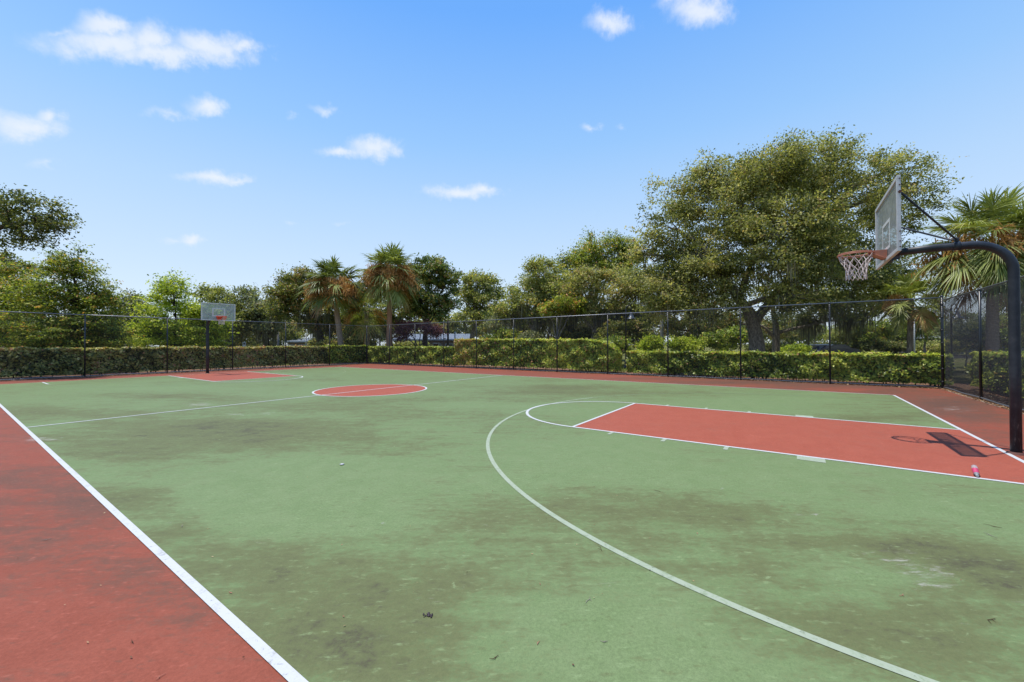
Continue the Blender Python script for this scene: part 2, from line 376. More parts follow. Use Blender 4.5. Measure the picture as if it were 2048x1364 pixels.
def S(px, py, rx, ry, s):
    c = ground(px, py)[:2]; a = ground(px+rx, py)[:2]-c
    b = (ground(px, py+ry)[:2]-ground(px, py-ry)[:2])/2
    return c, np.linalg.inv(np.array([a, b]).T), s*(.74 if s > 0 else .9)
GS = [S(*a) for a in [
 (420,865,210,26,.75),(250,905,130,20,.55),(560,850,120,12,.4),(720,878,160,14,.35),(60,822,70,12,.4),(110,880,80,10,.4),
 (280,1000,95,26,.85),(375,1055,90,30,.7),(520,1110,140,34,.5),(680,1200,240,80,.4),(690,1300,170,50,.6),(640,1180,160,60,.25),
 (960,1080,220,90,.3),(1180,1010,220,34,.45),(1480,1030,260,26,.55),(1330,985,180,15,.3),(1700,1085,180,26,.55),(1940,1125,130,30,.95),(2040,1165,90,26,.8),
 (1830,1095,90,18,.6),(1900,1230,230,70,.45),(1650,1240,240,50,.3),(1500,1140,200,40,.25),(1290,1100,180,40,.2),(1150,775,95,6,.8),(1050,785,80,5,.6),(1270,786,140,4,.45),
 (860,800,170,7,.4),(700,816,190,9,.35),(1700,838,110,10,.6),(1830,832,70,7,.4),(300,790,90,5,.4),(390,795,110,6,.4),(230,826,150,7,.45),(520,742,70,3,.4),
 (330,845,200,10,.3),(700,1230,330,90,.15),(820,1330,300,50,.25),(1750,1300,330,60,.3),(1900,1330,200,40,.3),(1560,1240,200,30,.2),(800,905,140,14,.45),(900,935,120,14,.35),(820,830,200,10,.2),(640,760,60,3,.3),
 (560,985,210,50,-.75),(470,1050,120,24,-.35),(720,930,190,26,-.5),(1180,905,260,34,-.45),(1520,955,260,26,-.5),(1850,1015,220,18,-.5),(1180,1255,210,60,-.45),
 (1330,1310,160,50,-.4),(1020,960,120,30,-.3),(760,1030,120,30,-.2),(950,810,150,9,-.3),(1350,820,200,12,-.4),(260,775,150,5,-.3),(1550,800,150,6,-.3)]]
RS = [S(*a) for a in [
 (1900,808,90,16,1.),(1960,835,70,12,.5),(1780,785,90,8,.6),(1680,772,120,5,.8),(1500,765,180,4,.9),(1350,757,140,3,.5),(60,960,120,30,.4),(200,1010,110,26,.5),(60,1060,100,30,.25),  # flat strips by the side fence: dirt with the oak's shadow painted in
 (300,1190,180,30,.25),(80,1250,160,50,-.4),(350,1330,220,50,-.35),(60,900,90,14,-.25),(1990,900,60,14,-.3),(500,748,200,2,.2)]]
SCF = [S(*a) for a in [(95,879,34,5,1.),(400,809,34,4,1.),(465,829,28,4,.9),(530,827,26,4,.8),(1845,1140,70,18,.95),(1780,1110,60,16,.7),(1620,1030,30,6,.7),(1850,1170,60,20,.5),
    (1290,806,10,2,.8),(770,750,40,3,.6),(1910,818,50,8,.7),(1870,795,40,4,.5),(60,878,30,4,.7),(1960,840,50,8,.35)]]
KS = [S(*a) for a in [(1700,870,180,10,.25),(1400,850,120,8,.2),(1960,900,60,12,.3),(1250,840,60,8,-.2),(1500,880,150,8,-.2),(1980,940,60,10,-.3),(1850,960,80,10,.3),(1860,890,80,14,.15)]]
def grid_sheet(name, x0, x1, y0, y1, z, m, st, base, parent, step=.14, clip=None):
    nx = int((x1-x0)/step)+1; ny = int((y1-y0)/step)+1
    X, Y = np.meshgrid(np.linspace(x0, x1, nx), np.linspace(y0, y1, ny))
    if clip is not None: X, Y = clip(X, Y)
    P = np.stack([X.ravel(), Y.ravel()], 1); t = np.full(len(P), base)
    for c, A, s in st:
        q = (P-c) @ A.T; d2 = (q**2).sum(1); t += s*np.exp(-d2**1.1*.9)
    V = np.column_stack([P, np.full(len(P), z)])
    sc = np.zeros(len(P))
    for c, A, s in SCF:
        q = (P-c) @ A.T; sc += s*np.exp(-(q**2).sum(1))
    i = np.arange(nx*ny).reshape(ny, nx)
    F = np.stack([i[:-1, :-1].ravel(), i[:-1, 1:].ravel(), i[1:, 1:].ravel(), i[1:, :-1].ravel()], 1)
    o = quads_obj(name, V, F, m, parent, t)
    at_ = o.data.attributes.new('scuff', 'FLOAT', 'POINT'); at_.data.foreach_set('value', np.clip(sc, 0, 1.2).astype(np.float32)); return o
court = empty('court', (0, 0, 0), kind='structure')
def skew(X, Y):   # the fenced slab is not quite square: its far side runs out a little
    f = (Y+1.7)/33.2
    return np.where(X > 0, X*(10.9+f*1.05)/10.9, X), Y+(X-10.9)*(-.012)*f*0
slab = MB().prism([(-12.2, -1.72), (10.92, -1.72), (11.98, 31.5), (-12.2, 31.75)], -.055, -.006).build('slab_edge', M['concrete'], court)
grid_sheet('red_border', -12.15, 10.85, -1.65, 31.4, 0, M['red'], RS, .33, court, .15, skew)
grid_sheet('green_playing_area', -W2+.03, W2-.03, .0, L, .002, M['green'], GS, .33, court, .11)
grid_sheet('red_key', -KW, KW, .0, KD, .004, M['keyred'], KS, .12, court, .12)
grid_sheet('red_key', -KW, KW, L-KD, L-.0, .004, M['keyred'], [], .25, court, .2)
def disc(name, c, r0, r1, a0, a1, z, m, parent, n=96):
    V = []; F = []
    for i in range(n+1):
        a = a0+(a1-a0)*i/n
        V += [(c[0]+r0*math.cos(a), c[1]+r0*math.sin(a), z), (c[0]+r1*math.cos(a), c[1]+r1*math.sin(a), z)]
    F = [(2*i, 2*i+1, 2*i+3, 2*i+2) for i in range(n)]
    return MB().add(V, F).build(name, m, parent)
o = disc('centre_circle', (0, L/2), .001, RC-.02, 0, 2*math.pi, .004, M['keyred'], court)
LZ = .007
disc('circle_line', (0, L/2), RC-.062, RC, 0, 2*math.pi, LZ, M['white'], court)
def strip(name, x0, y0, x1, y1, wd, m, z=LZ):
    a = np.array([x0, y0]); b = np.array([x1, y1]); t = (b-a)/np.linalg.norm(b-a); n = np.array([-t[1], t[0]])*wd/2
    return sheet(name, [a-n, b-n, b+n, a+n], z, m, court)
sheet('sideline', [(-W2-.0, 0), (-W2+.053, 0), (-W2+.053, L), (-W2, L)], LZ, M['white'], court)
sheet('sideline', [(W2-.053, 0), (W2, 0), (W2, L), (W2-.053, L)], LZ, M['white'], court)
sheet('baseline', [(-W2+.056, -.028), (W2-.056, -.028), (W2-.056, .028), (-W2+.056, .028)], LZ, M['white'], court)
sheet('baseline', [(-W2+.056, L-.06), (-KW-.03, L-.06), (-KW-.03, L), (-W2+.056, L)], LZ, M['creamline'], court)
sheet('baseline', [(-KW+.03, L-.045), (KW-.03, L-.045), (KW-.03, L), (-KW+.03, L)], LZ, M['creamline'], court)
sheet('baseline', [(KW+.03, L-.06), (W2-.056, L-.06), (W2-.056, L), (KW+.03, L)], LZ, M['creamline'], court)
sheet('centre_line', [(-W2+.056, L/2-.031), (W2-.056, L/2-.031), (W2-.056, L/2+.031), (-W2+.056, L/2+.031)], LZ+.001, M['white'], court)
for y0, sgn in ((0, 1), (L, -1)):
    a, b = y0+sgn*.032, y0+sgn*KD
    for sx_ in (-1, 1): strip('key_line', sx_*(KW), a, sx_*(KW), b, .06, M['white'])
    yb = y0+sgn*(KD-.025)
    strip('free_throw_line', -KW+.03, yb, KW-.03, yb, .055, M['white'])
    a0, a1 = (0, math.pi) if sgn > 0 else (math.pi, 2*math.pi)
    disc('free_throw_arc', (0, y0+sgn*KD), KW-.03, KW+.03, a0, a1, LZ, M['white'], court, 64)
    R3 = 6.13; yc = y0+sgn*1.6
    if sgn > 0:
        disc('three_point_line', (0, yc), R3-.055, R3, math.pi*.53, math.pi, LZ-.0012, M['faded'], court, 90)
        disc('three_point_line', (0, yc), R3-.05, R3, math.pi*.38, math.pi*.53, LZ-.0012, M['faded'], court, 40)
        disc('three_point_line', (0, yc), R3-.05, R3, 0, math.pi*.38, LZ-.0012, M['veryfaded'], court, 60)
        strip('three_point_line', -R3+.027, .08, -R3+.027, 1.6, .055, M['faded'], LZ-.0012)
        strip('three_point_line', R3-.027, .08, R3-.027, 1.6, .05, M['veryfaded'], LZ-.0012)
    else:
        disc('three_point_line', (0, yc), R3-.05, R3, math.pi, math.pi*2, LZ-.0012, M['veryfaded'], court, 90)
        strip('three_point_line', -R3+.027, L-.07, -R3+.027, L-1.6, .055, M['white'], LZ-.0012)
        strip('three_point_line', R3-.027, L-.07, R3-.027, L-1.6, .05, M['veryfaded'], LZ-.0012)
    for sx_ in (-1, 1):
        x = sx_*(KW+.03)
        for yy, hw in ((2.28, .155), (3.3, .03), (4.2, .03), (5.1, .03)):
            if sgn > 0: hw2, mm = (hw, M['faded'])
            else: hw2, mm = hw, M['faded']
            ln = .2 if hw > .1 else .19
            strip('lane_mark', x, y0+sgn*yy, x+sx_*ln, y0+sgn*yy, hw2*2, mm, LZ-.0012)
# mulch strips between fence and hedges
FC = (10.98, -1.72)      # right-hand fence corner
FB = (11.75, 31.5)      # far fence corner
FA = (-14.17, 31.8)
sheet('mulch_bed', [(10.86, -1.8), (14.6, -5), (15.6, 36), (11.9, 31.5)], -.03, M['mulch'], kind='structure')
sheet('mulch_bed', [(-30, 31.7), (11.9, 31.3), (15.5, 35.4), (-30, 35.6)], -.026, M['mulch'], kind='structure')
sheet('mulch_bed', [(-14, -5), (14.5, -5.0), (10.95, -1.68), (-14, -1.68)], -.034, M['mulch'], kind='structure')

# ------------------------------------------------------------------ foliage tools
def unit(v): return v/(np.linalg.norm(v, axis=-1, keepdims=True)+1e-9)
def leaf_arrays(C, Nn, size, asp, rs):
    n = len(C); u = unit(np.cross(Nn, rs.randn(n, 3))); v = np.cross(Nn, u)
    s = np.asarray(size).reshape(-1, 1) if np.ndim(size) else size
    V = np.stack([C-u*s, C-v*s*asp, C+u*s, C+v*s*asp], 1).reshape(-1, 3)
    return V, np.arange(4*n).reshape(-1, 4)
def limb(mb, P, r0, r1, rs, wob=.12, seg=7, n=7):
    """a branch through control points with a little wander"""
    P = np.array(P, float); m = (len(P)-1)*seg+1
    t = np.linspace(0, len(P)-1, m); Q = np.stack([np.interp(t, np.arange(len(P)), P[:, k]) for k in range(3)], 1)
    for _ in range(3): Q[1:-1] = (Q[:-2]+2*Q[1:-1]+Q[2:])/4
    L_ = np.linalg.norm(P[-1]-P[0]); nz = rs.randn(m, 3)
    for _ in range(2): nz[1:-1] = (nz[:-2]+nz[1:-1]+nz[2:])/3
    nz[0] = 0; Q = Q+nz*wob*min(L_, 3)*.12
    mb.tube(Q, list(np.linspace(r0, r1, m)), n, cap=False); return Q

def tree(name, label, z, blobs, m, base_px, trunk_r, seed, nleaf, lsize, cl_r=.45, flat=.6, per=34, bark='bark', fork=.35, moss=0, group='trees beyond the fence',
         trunk=None, depth=.85, upb=.5, spiky=0, nlimb=9, cat='tree', tshift=0, shell=.42, moss_len=1.0, twigs=True, basez=None, nsub=13):
    rs = np.random.RandomState(seed); base = onground(base_px, z if basez is None else basez)
    root = empty(name, base, label, cat, group)
    px2m = z/FOC
    B = []
    for b in blobs:
        c = at(b[0], b[1], z + (b[4] if len(b) > 4 else 0)); rx, ry = b[2]*px2m, b[3]*px2m
        B.append((c, rx, ry, max(rx, ry)*depth*(.8 if rx < ry else 1)))
    wts = np.array([(rx*ry*rd)**.667 for _, rx, ry, rd in B]); wts /= wts.sum()
    ncl = max(6, int(nleaf/per)); cc = []
    fw = np.array([_d[0], _d[1], 0]); fw /= np.linalg.norm(fw); rt = np.array([_r[0], _r[1], 0]); rt /= np.linalg.norm(rt)
    cnt = rs.multinomial(ncl, wts); bi = []
    for k, (c, rx, ry, rd) in enumerate(B):
        n = cnt[k]; ns_ = nsub; sb = unit(rs.randn(ns_, 3)+np.array([0, 0, .15]))*rs.uniform(.45, .82, (ns_, 1)); sr = rs.uniform(.24, .46, ns_)
        pick = rs.choice(ns_, n, p=sr**2/np.sum(sr**2)); qq = unit(rs.randn(n, 3)+np.array([0, 0, .45]))
        q = sb[pick]+qq*(sr[pick]*rs.uniform(0, 1, n)**shell)[:, None]
        far_ = rs.uniform(0, 1, n) < .08; q[far_] = unit(rs.randn(far_.sum(), 3))*rs.uniform(.3, .94, (far_.sum(), 1))
        cc.append(c + rt*q[:, :1]*rx + fw*q[:, 1:2]*rd + np.array([0, 0, 1.])*q[:, 2:3]*ry); bi += [k]*n
    cc = np.concatenate(cc); bi = np.array(bi)
    cc[:, 2] = np.maximum(cc[:, 2], .3)
    # each clump: a short leafy spray pointing outwards
    cen = np.array([B[k][0] for k in bi]); od = unit(cc-cen+rs.randn(len(cc), 3)*.25); od[:, 2] += .15; od = unit(od)
    P = []; T = []; Nn = []
    ct = rs.uniform(.12, .85, len(cc))
    for k in range(len(cc)):
        n = int(per*rs.uniform(.5, 1.5)); r = cl_r*rs.uniform(.6, 1.35)
        q = np.clip(rs.randn(n, 3), -1.8, 1.8)*r*.45; q[:, 2] *= flat
        q += od[k]*(np.minimum(np.abs(rs.randn(n, 1)), 1.7)*r*(.45+spiky))
        P.append(cc[k]+q); T.append(ct[k]+rs.randn(n)*.16); Nn.append(rs.randn(n, 3)+np.array([0, 0, upb])+od[k]*.5)
    P = np.concatenate(P); T = np.clip(np.concatenate(T)+tshift, 0, 1); Nn = unit(np.concatenate(Nn))
    V, F = leaf_arrays(P, Nn, lsize*rs.uniform(.6, 1.3, len(P)), .48, rs)
    quads_obj('crown', V, F, M[m], root, np.repeat(T, 4))
    # trunk and limbs
    mb = MB(); top = max(c[2]+ry for c, rx, ry, rd in B); low = min(c[2]-ry for c, rx, ry, rd in B)
    if trunk:
        ends = []
        for pl in trunk:
            pts = [at(a[0], a[1], z+a[2]) for a in pl]
            if pl is trunk[0]: pts[0] = base-np.array([0, 0, .1])
            ends.append(limb(mb, pts, pl[0][3], pl[-1][3], rs, .12, n=10))
        forks = np.concatenate([e[len(e)//3:] for e in ends])
    else:
        fz = max(1.2, min(low+.4*(top-low)*fork*2, fork*top)); cx = np.mean([c for c, *_ in B], 0)
        fk = base+np.array([(cx-base)[0]*.3, (cx-base)[1]*.3, fz])
        e = limb(mb, [base-np.array([0, 0, .1]), (base+fk)/2+rs.randn(3)*[.12, .12, 0], fk], trunk_r, trunk_r*.7, rs, .1, n=9); forks = e[len(e)//2:]
    sel = rs.choice(len(B), min(nlimb, len(B)), replace=False)
    for k in sel:
        c, rx, ry, rd = B[k]; s = forks[np.argmin(np.linalg.norm(forks-c, axis=1)+rs.uniform(0, .6, len(forks)))]
        mid = (s+c)/2+np.array([0, 0, .12*np.linalg.norm(c-s)])*rs.uniform(.2, 1.2)
        q = limb(mb, [s, mid, c], trunk_r*.42, trunk_r*.15, rs, .3, n=6)
        if twigs:
            idx = np.where(bi == k)[0]
            for j in rs.choice(idx, min(len(idx), 9), replace=False):
                a = q[rs.randint(len(q)//3, len(q))]
                limb(mb, [a, (a+cc[j])/2+rs.randn(3)*.12, cc[j]+od[j]*cl_r*.6], trunk_r*.11, .008, rs, .25, 3, 4)
    mb.build('trunk', M[bark], root, True)
    if moss:
        lo = cc[:, 2] < low+(top-low)*.36
        idx = np.where(lo)[0]
        V = []; T = []
        for j in rs.choice(idx, min(moss, len(idx)), replace=False):
            p0 = cc[j]; k = rs.randint(8, 18); ln0 = moss_len*rs.uniform(.4, 1.2)
            for _ in range(k):
                a = p0+rs.randn(3)*[.14, .14, .1]; ln = ln0*rs.uniform(.4, 1.); an = rs.uniform(0, math.pi); wd = rs.uniform(.008, .03)
                dx = np.array([math.cos(an), math.sin(an), 0])*wd; sw = rs.randn(3)*[.04, .04, 0]
                b_ = a+sw-[0, 0, ln*.5]; e_ = a+sw*1.6-[0, 0, ln]
                V += [a-dx*.7, a+dx*.7, b_+dx, b_-dx, b_-dx, b_+dx, e_+dx*.15, e_-dx*.15]; T += [rs.uniform(0, 1)]*8
        if V: quads_obj('spanish_moss', np.array(V), np.arange(len(V)).reshape(-1, 4), M['moss'], root, T)
    return root

def palm(name, label, z, base_px, crown_px, Rf, seed, nf, nl, trunk_r, bark='palmbark', stalks=0, group='sabal palms beyond the fence', tshift=0., seg=4, lean=0, low=-48, wl=.021):
    rs = np.random.RandomState(seed); base = onground(base_px, z); c = at(crown_px[0], crown_px[1], z)
    root = empty(name, base, label, 'palm', group)
    mb = MB(); tp = []; H = c[2]-base[2]; rr = []
    for i in range(25):
        t = i/24; p = base+(c-base)*t+np.array([math.sin(t*3)*lean, 0, 0]); p[2] = base[2]+H*t-.05
        tp.append(p); rr.append(trunk_r*(1.12-.25*t+.03*(i % 2))*(1.15 if t > .9 else 1))
    mb.tube(tp, rr, 14); mb.build('trunk', M[bark], root, True)
    V = []; F = []; T = []
    def leaf(p, t, s, n, ln, wd, tint, droop):
        b = len(V)
        for k in range(seg+1):
            f = k/seg; q = p+t*ln*f-np.array([0, 0, 1.])*droop*ln*f**2.4
            w_ = wd*(1-f)**.75*(.35+1.3*min(f*3, 1)*.75)
            V.append(q-s*w_); V.append(q+s*w_); T.append(tint+.12*f); T.append(tint+.12*f)
        for k in range(seg): F.append((b+2*k, b+2*k+1, b+2*k+3, b+2*k+2))
    for i in range(nf):
        u = (i+.5)/nf; el = R(84-(84-low)*u**.85)+rs.randn()*.1; az = i*2.39996+rs.randn()*.25
        dr = np.array([math.cos(az)*math.cos(el), math.sin(az)*math.cos(el), math.sin(el)])
        lp = Rf*rs.uniform(.42, .6); pts = []
        for k in range(5):
            f = k/4; pts.append(c+dr*lp*f-np.array([0, 0, 1.])*.14*lp*f*f*(1+.5*(el < .5)))
        tdir = unit(pts[-1]-pts[-2]); sd_ = unit(np.cross(tdir, np.array([0, 0, 1.])+rs.randn(3)*.12)); nn = np.cross(sd_, tdir)
        b = len(V); old = max(0, (u-.72)/.28)
        tint = np.clip(.3+rs.randn()*.14+old*.55*rs.uniform(.2, 1)+tshift, 0, 1)
        for q in pts:
            V.append(q-sd_*.018); V.append(q+sd_*.018); T += [.72, .72]
        for k in range(4): F.append((b+2*k, b+2*k+1, b+2*k+3, b+2*k+2))
        for j in range(nl):
            a = R(-112+224*(j+.5)/nl)+rs.randn()*.03
            # leaflets leave along the costa, which curves down
            f0 = (1-abs(a)/R(112))*.3*Rf; o_ = pts[-1]+tdir*f0-np.array([0, 0, 1.])*f0*.25
            t = unit(tdir*math.cos(a)+sd_*math.sin(a)+nn*(.22*abs(math.sin(a)))-np.array([0, 0, .12]))
            ln = Rf*.52*(1-.25*abs(a)/2)*rs.uniform(.85, 1.1)
            s_ = unit(np.cross(t, nn+rs.randn(3)*.35))
            leaf(o_, t, s_, nn, ln, wl*Rf, np.clip(tint+rs.randn()*.08, 0, 1), rs.uniform(.15, .6))
    quads_obj('fronds', np.array(V), np.array(F), M['palm'], root, np.clip(T, 0, 1))
    if stalks:
        for i in range(stalks):
            V = []; T = []
            az = i*6.283/stalks+rs.uniform(-.25, .25); o_ = c.copy(); h = np.array([math.cos(az), math.sin(az), 0]); reach = Rf*rs.uniform(.55, .88); drop = Rf*rs.uniform(.7, 1.05)
            tt = rs.uniform(.1, .8)
            for k in range(420):
                f = rs.uniform(.25, 1); p = o_+h*reach*math.sin(min(f*1.9, 1.57))+np.array([0, 0, 1.])*(Rf*.16*math.sin(f*2.2)-drop*max(0, f-.35)**1.2*1.25)
                p = p+rs.randn(3)*Rf*.07*(.5+f); q = p+rs.randn(3)*Rf*.05-np.array([0, 0, Rf*.07]); s_ = unit(np.cross(q-p, rs.randn(3)))*Rf*.009
                V += [p-s_, p+s_, q+s_, q-s_]; T += [float(np.clip(tt+rs.randn()*.2, 0, 1))]*4
            quads_obj('fruit_stalk', np.array(V), np.arange(len(V)).reshape(-1, 4), M['stalk'], root, T)
    return root

def hedge(name, label, a, b, width, hfun, dens, ls, m, seed, tshift=0, round_a=0, round_b=0, group='clipped hedges outside the fence', tfun=None, low=.07):
    """a, b: ends of the centre line on the ground; leaves are set over its clipped faces, round a core of twigs"""
    rs = np.random.RandomState(seed); a = np.array(a, float); b = np.array(b, float); Lh = np.linalg.norm(b-a); t = (b-a)/Lh; n = np.array([-t[1], t[0]])
    root = empty(name, (*((a+b)/2), 0), label, 'hedge', group)
    def halfw(s):
        w_ = width/2*np.ones_like(s)
        for rad, e in ((round_a, s), (round_b, Lh-s)):
            if rad: k = np.clip(e/rad, 0, 1); w_ = w_*np.sqrt(np.clip(1-(1-k)**2, .02, 1))
        return w_
    def hh(s):
        h = hfun(s)
        for rad, e in ((round_a, s), (round_b, Lh-s)):
            if rad: k = np.clip(e/(rad*1.6), 0, 1); h = h*(.5+.5*np.sqrt(np.clip(1-(1-k)**2, 0, 1)))
        return h
    P = []; Nn = []
    hm = float(np.mean(hfun(np.linspace(0, Lh, 9))))
    for side in (-1, 1):
        k = int(dens*Lh*hm); s = rs.uniform(0, Lh, k); zz = rs.uniform(low, 1, k)**.9*hh(s)
        bump = .05*np.sin(s*5.1+zz*4+side)+.05*np.sin(s*2.3-zz*7)+.03*np.sin(s*13+zz*11)
        o_ = halfw(s)+bump-.02-np.abs(rs.randn(k))*.07
        P.append(np.column_stack([a[0]+t[0]*s+n[0]*o_*side, a[1]+t[1]*s+n[1]*o_*side, zz])); Nn.append(np.column_stack([np.full(k, n[0]*side), np.full(k, n[1]*side), np.full(k, .5)]))
    k = int(dens*1.1*Lh*width); s = rs.uniform(0, Lh, k); o_ = rs.uniform(-1, 1, k)*halfw(s)
    zz = hh(s)+.03*np.sin(s*4.7)+.02*np.sin(s*11+o_*8)-np.abs(rs.randn(k))*.045+(rs.uniform(0, 1, k) < .04)*rs.uniform(0, .1, k)
    P.append(np.column_stack([a[0]+t[0]*s+n[0]*o_, a[1]+t[1]*s+n[1]*o_, zz])); Nn.append(np.tile([0, 0, 1.3], (k, 1)))
    for s0, sg in ((0, -1), (Lh, 1)):
        k = int(dens*width*hm); s = np.full(k, s0)-sg*np.abs(rs.randn(k))*.07; o_ = rs.uniform(-1, 1, k)*width/2*.9; zz = rs.uniform(low, 1, k)*hm
        if (sg < 0 and round_a) or (sg > 0 and round_b): continue
        P.append(np.column_stack([a[0]+t[0]*s+n[0]*o_, a[1]+t[1]*s+n[1]*o_, zz])); Nn.append(np.tile([t[0]*sg, t[1]*sg, .4], (k, 1)))
    P = np.concatenate(P); Nn = unit(np.concatenate(Nn)+rs.randn(len(P), 3)*.62)
    sp = (P[:, :2]-a) @ t
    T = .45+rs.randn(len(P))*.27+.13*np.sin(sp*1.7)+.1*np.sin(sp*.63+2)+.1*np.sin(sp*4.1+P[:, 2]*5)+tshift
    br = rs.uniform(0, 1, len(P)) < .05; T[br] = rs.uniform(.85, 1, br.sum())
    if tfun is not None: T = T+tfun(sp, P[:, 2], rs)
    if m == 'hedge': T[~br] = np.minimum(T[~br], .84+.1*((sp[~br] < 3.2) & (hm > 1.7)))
    V, F = leaf_arrays(P, Nn, ls*rs.uniform(.6, 1.3, len(P)), .58, rs)
    quads_obj('foliage', V, F, M[m], root, np.repeat(np.clip(T, 0, 1), 4))
    mb = MB(); ns = int(Lh*6)
    for i in range(ns):
        s = rs.uniform(.15, Lh-.15); o_ = rs.uniform(-.6, .6)*width/2; p = np.array([a[0]+t[0]*s+n[0]*o_, a[1]+t[1]*s+n[1]*o_, -.05])
        h = float(hh(np.array([s]))[0]); hw = float(halfw(np.array([s]))[0])
        e = p+np.array([rs.randn()*.15, rs.randn()*.15, h*.85]); mb.tube([p, (p+e)/2+rs.randn(3)*.05, e], [.018, .014, .006], 4, False)
        for q in range(3):
            f = rs.uniform(.15, .8); x = p+(e-p)*f; mb.tube([x, x+np.array([rs.randn()*.22, rs.randn()*.22, rs.uniform(.1, .35)])], [.009, .004], 3, False)
    mb.build('stems', M['twig'], root, True)
    # dense inner growth
    k = max(2, int(Lh/.5)); ss = np.linspace(.0, Lh, k+1); V = []; F = []
    for s in ss:
        s_ = min(max(s, .12), Lh-.12); w_ = max(.03, float(halfw(np.array([s_]))[0])-.2); h = float(hh(np.array([s_]))[0])-.13
        for (o_, z_) in ((-w_, .22), (-w_, h), (w_, h), (w_, .22)):
            V.append((a[0]+t[0]*s_+n[0]*o_, a[1]+t[1]*s_+n[1]*o_, z_))
    for i in range(k):
        for j in range(4): F.append((4*i+j, 4*i+(j+1) % 4, 4*i+4+(j+1) % 4, 4*i+4+j))
    F += [(0, 1, 2, 3), (4*k+3, 4*k+2, 4*k+1, 4*k)]
    MB().add(V, F).build('inner_growth', M['twig'], root)
    return root

# ------------------------------------------------------------------ hedges
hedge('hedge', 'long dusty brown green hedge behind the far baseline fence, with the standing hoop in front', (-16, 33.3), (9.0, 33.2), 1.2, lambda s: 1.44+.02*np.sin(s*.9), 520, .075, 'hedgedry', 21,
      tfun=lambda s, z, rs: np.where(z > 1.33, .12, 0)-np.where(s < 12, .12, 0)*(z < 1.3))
hedge('hedge', 'dark shaded stretch of hedge under the palms in the far fence corner', (9.1, 33.15), (12.75, 33.0), 1.2, lambda s: 1.5+.02*np.sin(s*2), 520, .075, 'hedge', 22, tshift=-.15)  # lower leaf tint puts the shade under the palms into the colour
hedge('hedge', 'low yellow green hedge beyond the fence between the palms and the tall hedge', (13.05, 33.0), (12.75, 22.1), 1.1, lambda s: 1.38+.02*np.sin(s), 560, .075, 'hedge', 23, tshift=.05)
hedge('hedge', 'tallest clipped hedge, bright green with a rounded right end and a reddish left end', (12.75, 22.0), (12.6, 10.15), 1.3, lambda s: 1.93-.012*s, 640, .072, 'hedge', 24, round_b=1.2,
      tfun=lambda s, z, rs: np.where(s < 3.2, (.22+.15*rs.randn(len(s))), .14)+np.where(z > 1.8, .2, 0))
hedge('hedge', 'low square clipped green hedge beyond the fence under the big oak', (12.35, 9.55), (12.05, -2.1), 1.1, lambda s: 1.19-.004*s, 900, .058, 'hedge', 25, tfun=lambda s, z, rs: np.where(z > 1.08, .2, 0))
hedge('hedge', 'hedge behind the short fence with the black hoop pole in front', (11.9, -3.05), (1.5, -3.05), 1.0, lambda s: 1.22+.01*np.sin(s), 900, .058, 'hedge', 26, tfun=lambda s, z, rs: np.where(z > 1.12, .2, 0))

# ------------------------------------------------------------------ chain-link fences
def fence(name, label, a, b, h, nb, term=(True, True), pitch=.0707, wr=.0019, bottom=True, postr=.03, bands=0, skip_first_post=False):
    a = np.array(a, float); b = np.array(b, float); Lf = np.linalg.norm(b-a); t = (b-a)/Lf; n = np.array([-t[1], t[0]])
    root = empty(name, (*a, 0), label, 'fence')
    for i in range(nb+1):
        if i == 0 and skip_first_post: continue
        p = a+t*Lf*i/nb; tr = (i == 0 and term[0]) or (i == nb and term[1]); r_ = postr*1.35 if tr else postr
        mb = MB(); mb.tube([(*p, -.05), (*p, h+(.03 if tr else -.02))], r_, 12)
        mb.lathe((*p, h+(.03 if tr else -.02)), [(r_*1.12, -.03), (r_*1.12, .0), (r_*.8, .03), (.002, .045)], 12)
        po = mb.build('post', M['black'], root, True)
        if tr and bands:
            for k in range(bands):
                bb = MB(); bb.lathe((*p, .25+k*(h-.5)/(bands-1)), [(r_*1.0, -.016), (r_*1.25, -.016), (r_*1.25, .016), (r_*1.0, .016)], 12); bb.box((p[0]-t[0]*(r_+.03)*-1, p[1]+t[1]*(r_+.03), .25+k*(h-.5)/(bands-1)), (.028, .006, .014), math.atan2(t[1], t[0]))
                bb.build('tension_band', M['black'], po, True)
    MB().tube([(*(a+t*.03), h-.02), (*(b-t*.03), h-.02)], .0215, 10).build('top_rail', M['galv'], root, True)
    # bottom rail follows the slightly uneven ground
    ns = nb*6; MB().tube([(*(a+t*Lf*i/ns), .055+.012*math.sin(i*1.3)) for i in range(ns+1)], .021, 8).build('bottom_rail', M['galv'], root, True)
    zt, zb = h-.03, .05; H = zt-zb; V = []; off = n*.036
    def wire(s0, z0, s1, z1):
        for s, z in ((s0, z0), (s1, z1)):
            p = a+t*s+off
            for k in range(3):
                q = 2.094*k; V.append((p[0]+n[0]*wr*math.cos(q), p[1]+n[1]*wr*math.cos(q), z+wr*math.sin(q)*1.3))
    for sgn in (1, -1):
        c = -H
        while c < Lf+H:
            # s = c + sgn*(z-zb)
            e0, e1 = (c, c+H) if sgn > 0 else (c+H, c)
            s0, s1 = e0, e1; z0, z1 = zb, zt
            lo, hi = 0, 1
            ds = s1-s0
            for lim, up in ((0, False), (Lf, True)):
                f = (lim-s0)/ds
                if (ds > 0) != up: lo = max(lo, f)
                else: hi = min(hi, f)
            if hi > lo+.001: wire(s0+ds*lo, z0+H*lo, s0+ds*hi, z0+H*hi)
            c += pitch
    V = np.array(V); nw = len(V)//6; bI = np.arange(nw)[:, None]*6
    F = np.concatenate([bI+np.array([[k, (k+1) % 3, 3+(k+1) % 3, 3+k]]) for k in range(3)])
    quads_obj('chain_link_mesh', V, F, M['mesh'], root)
    return root
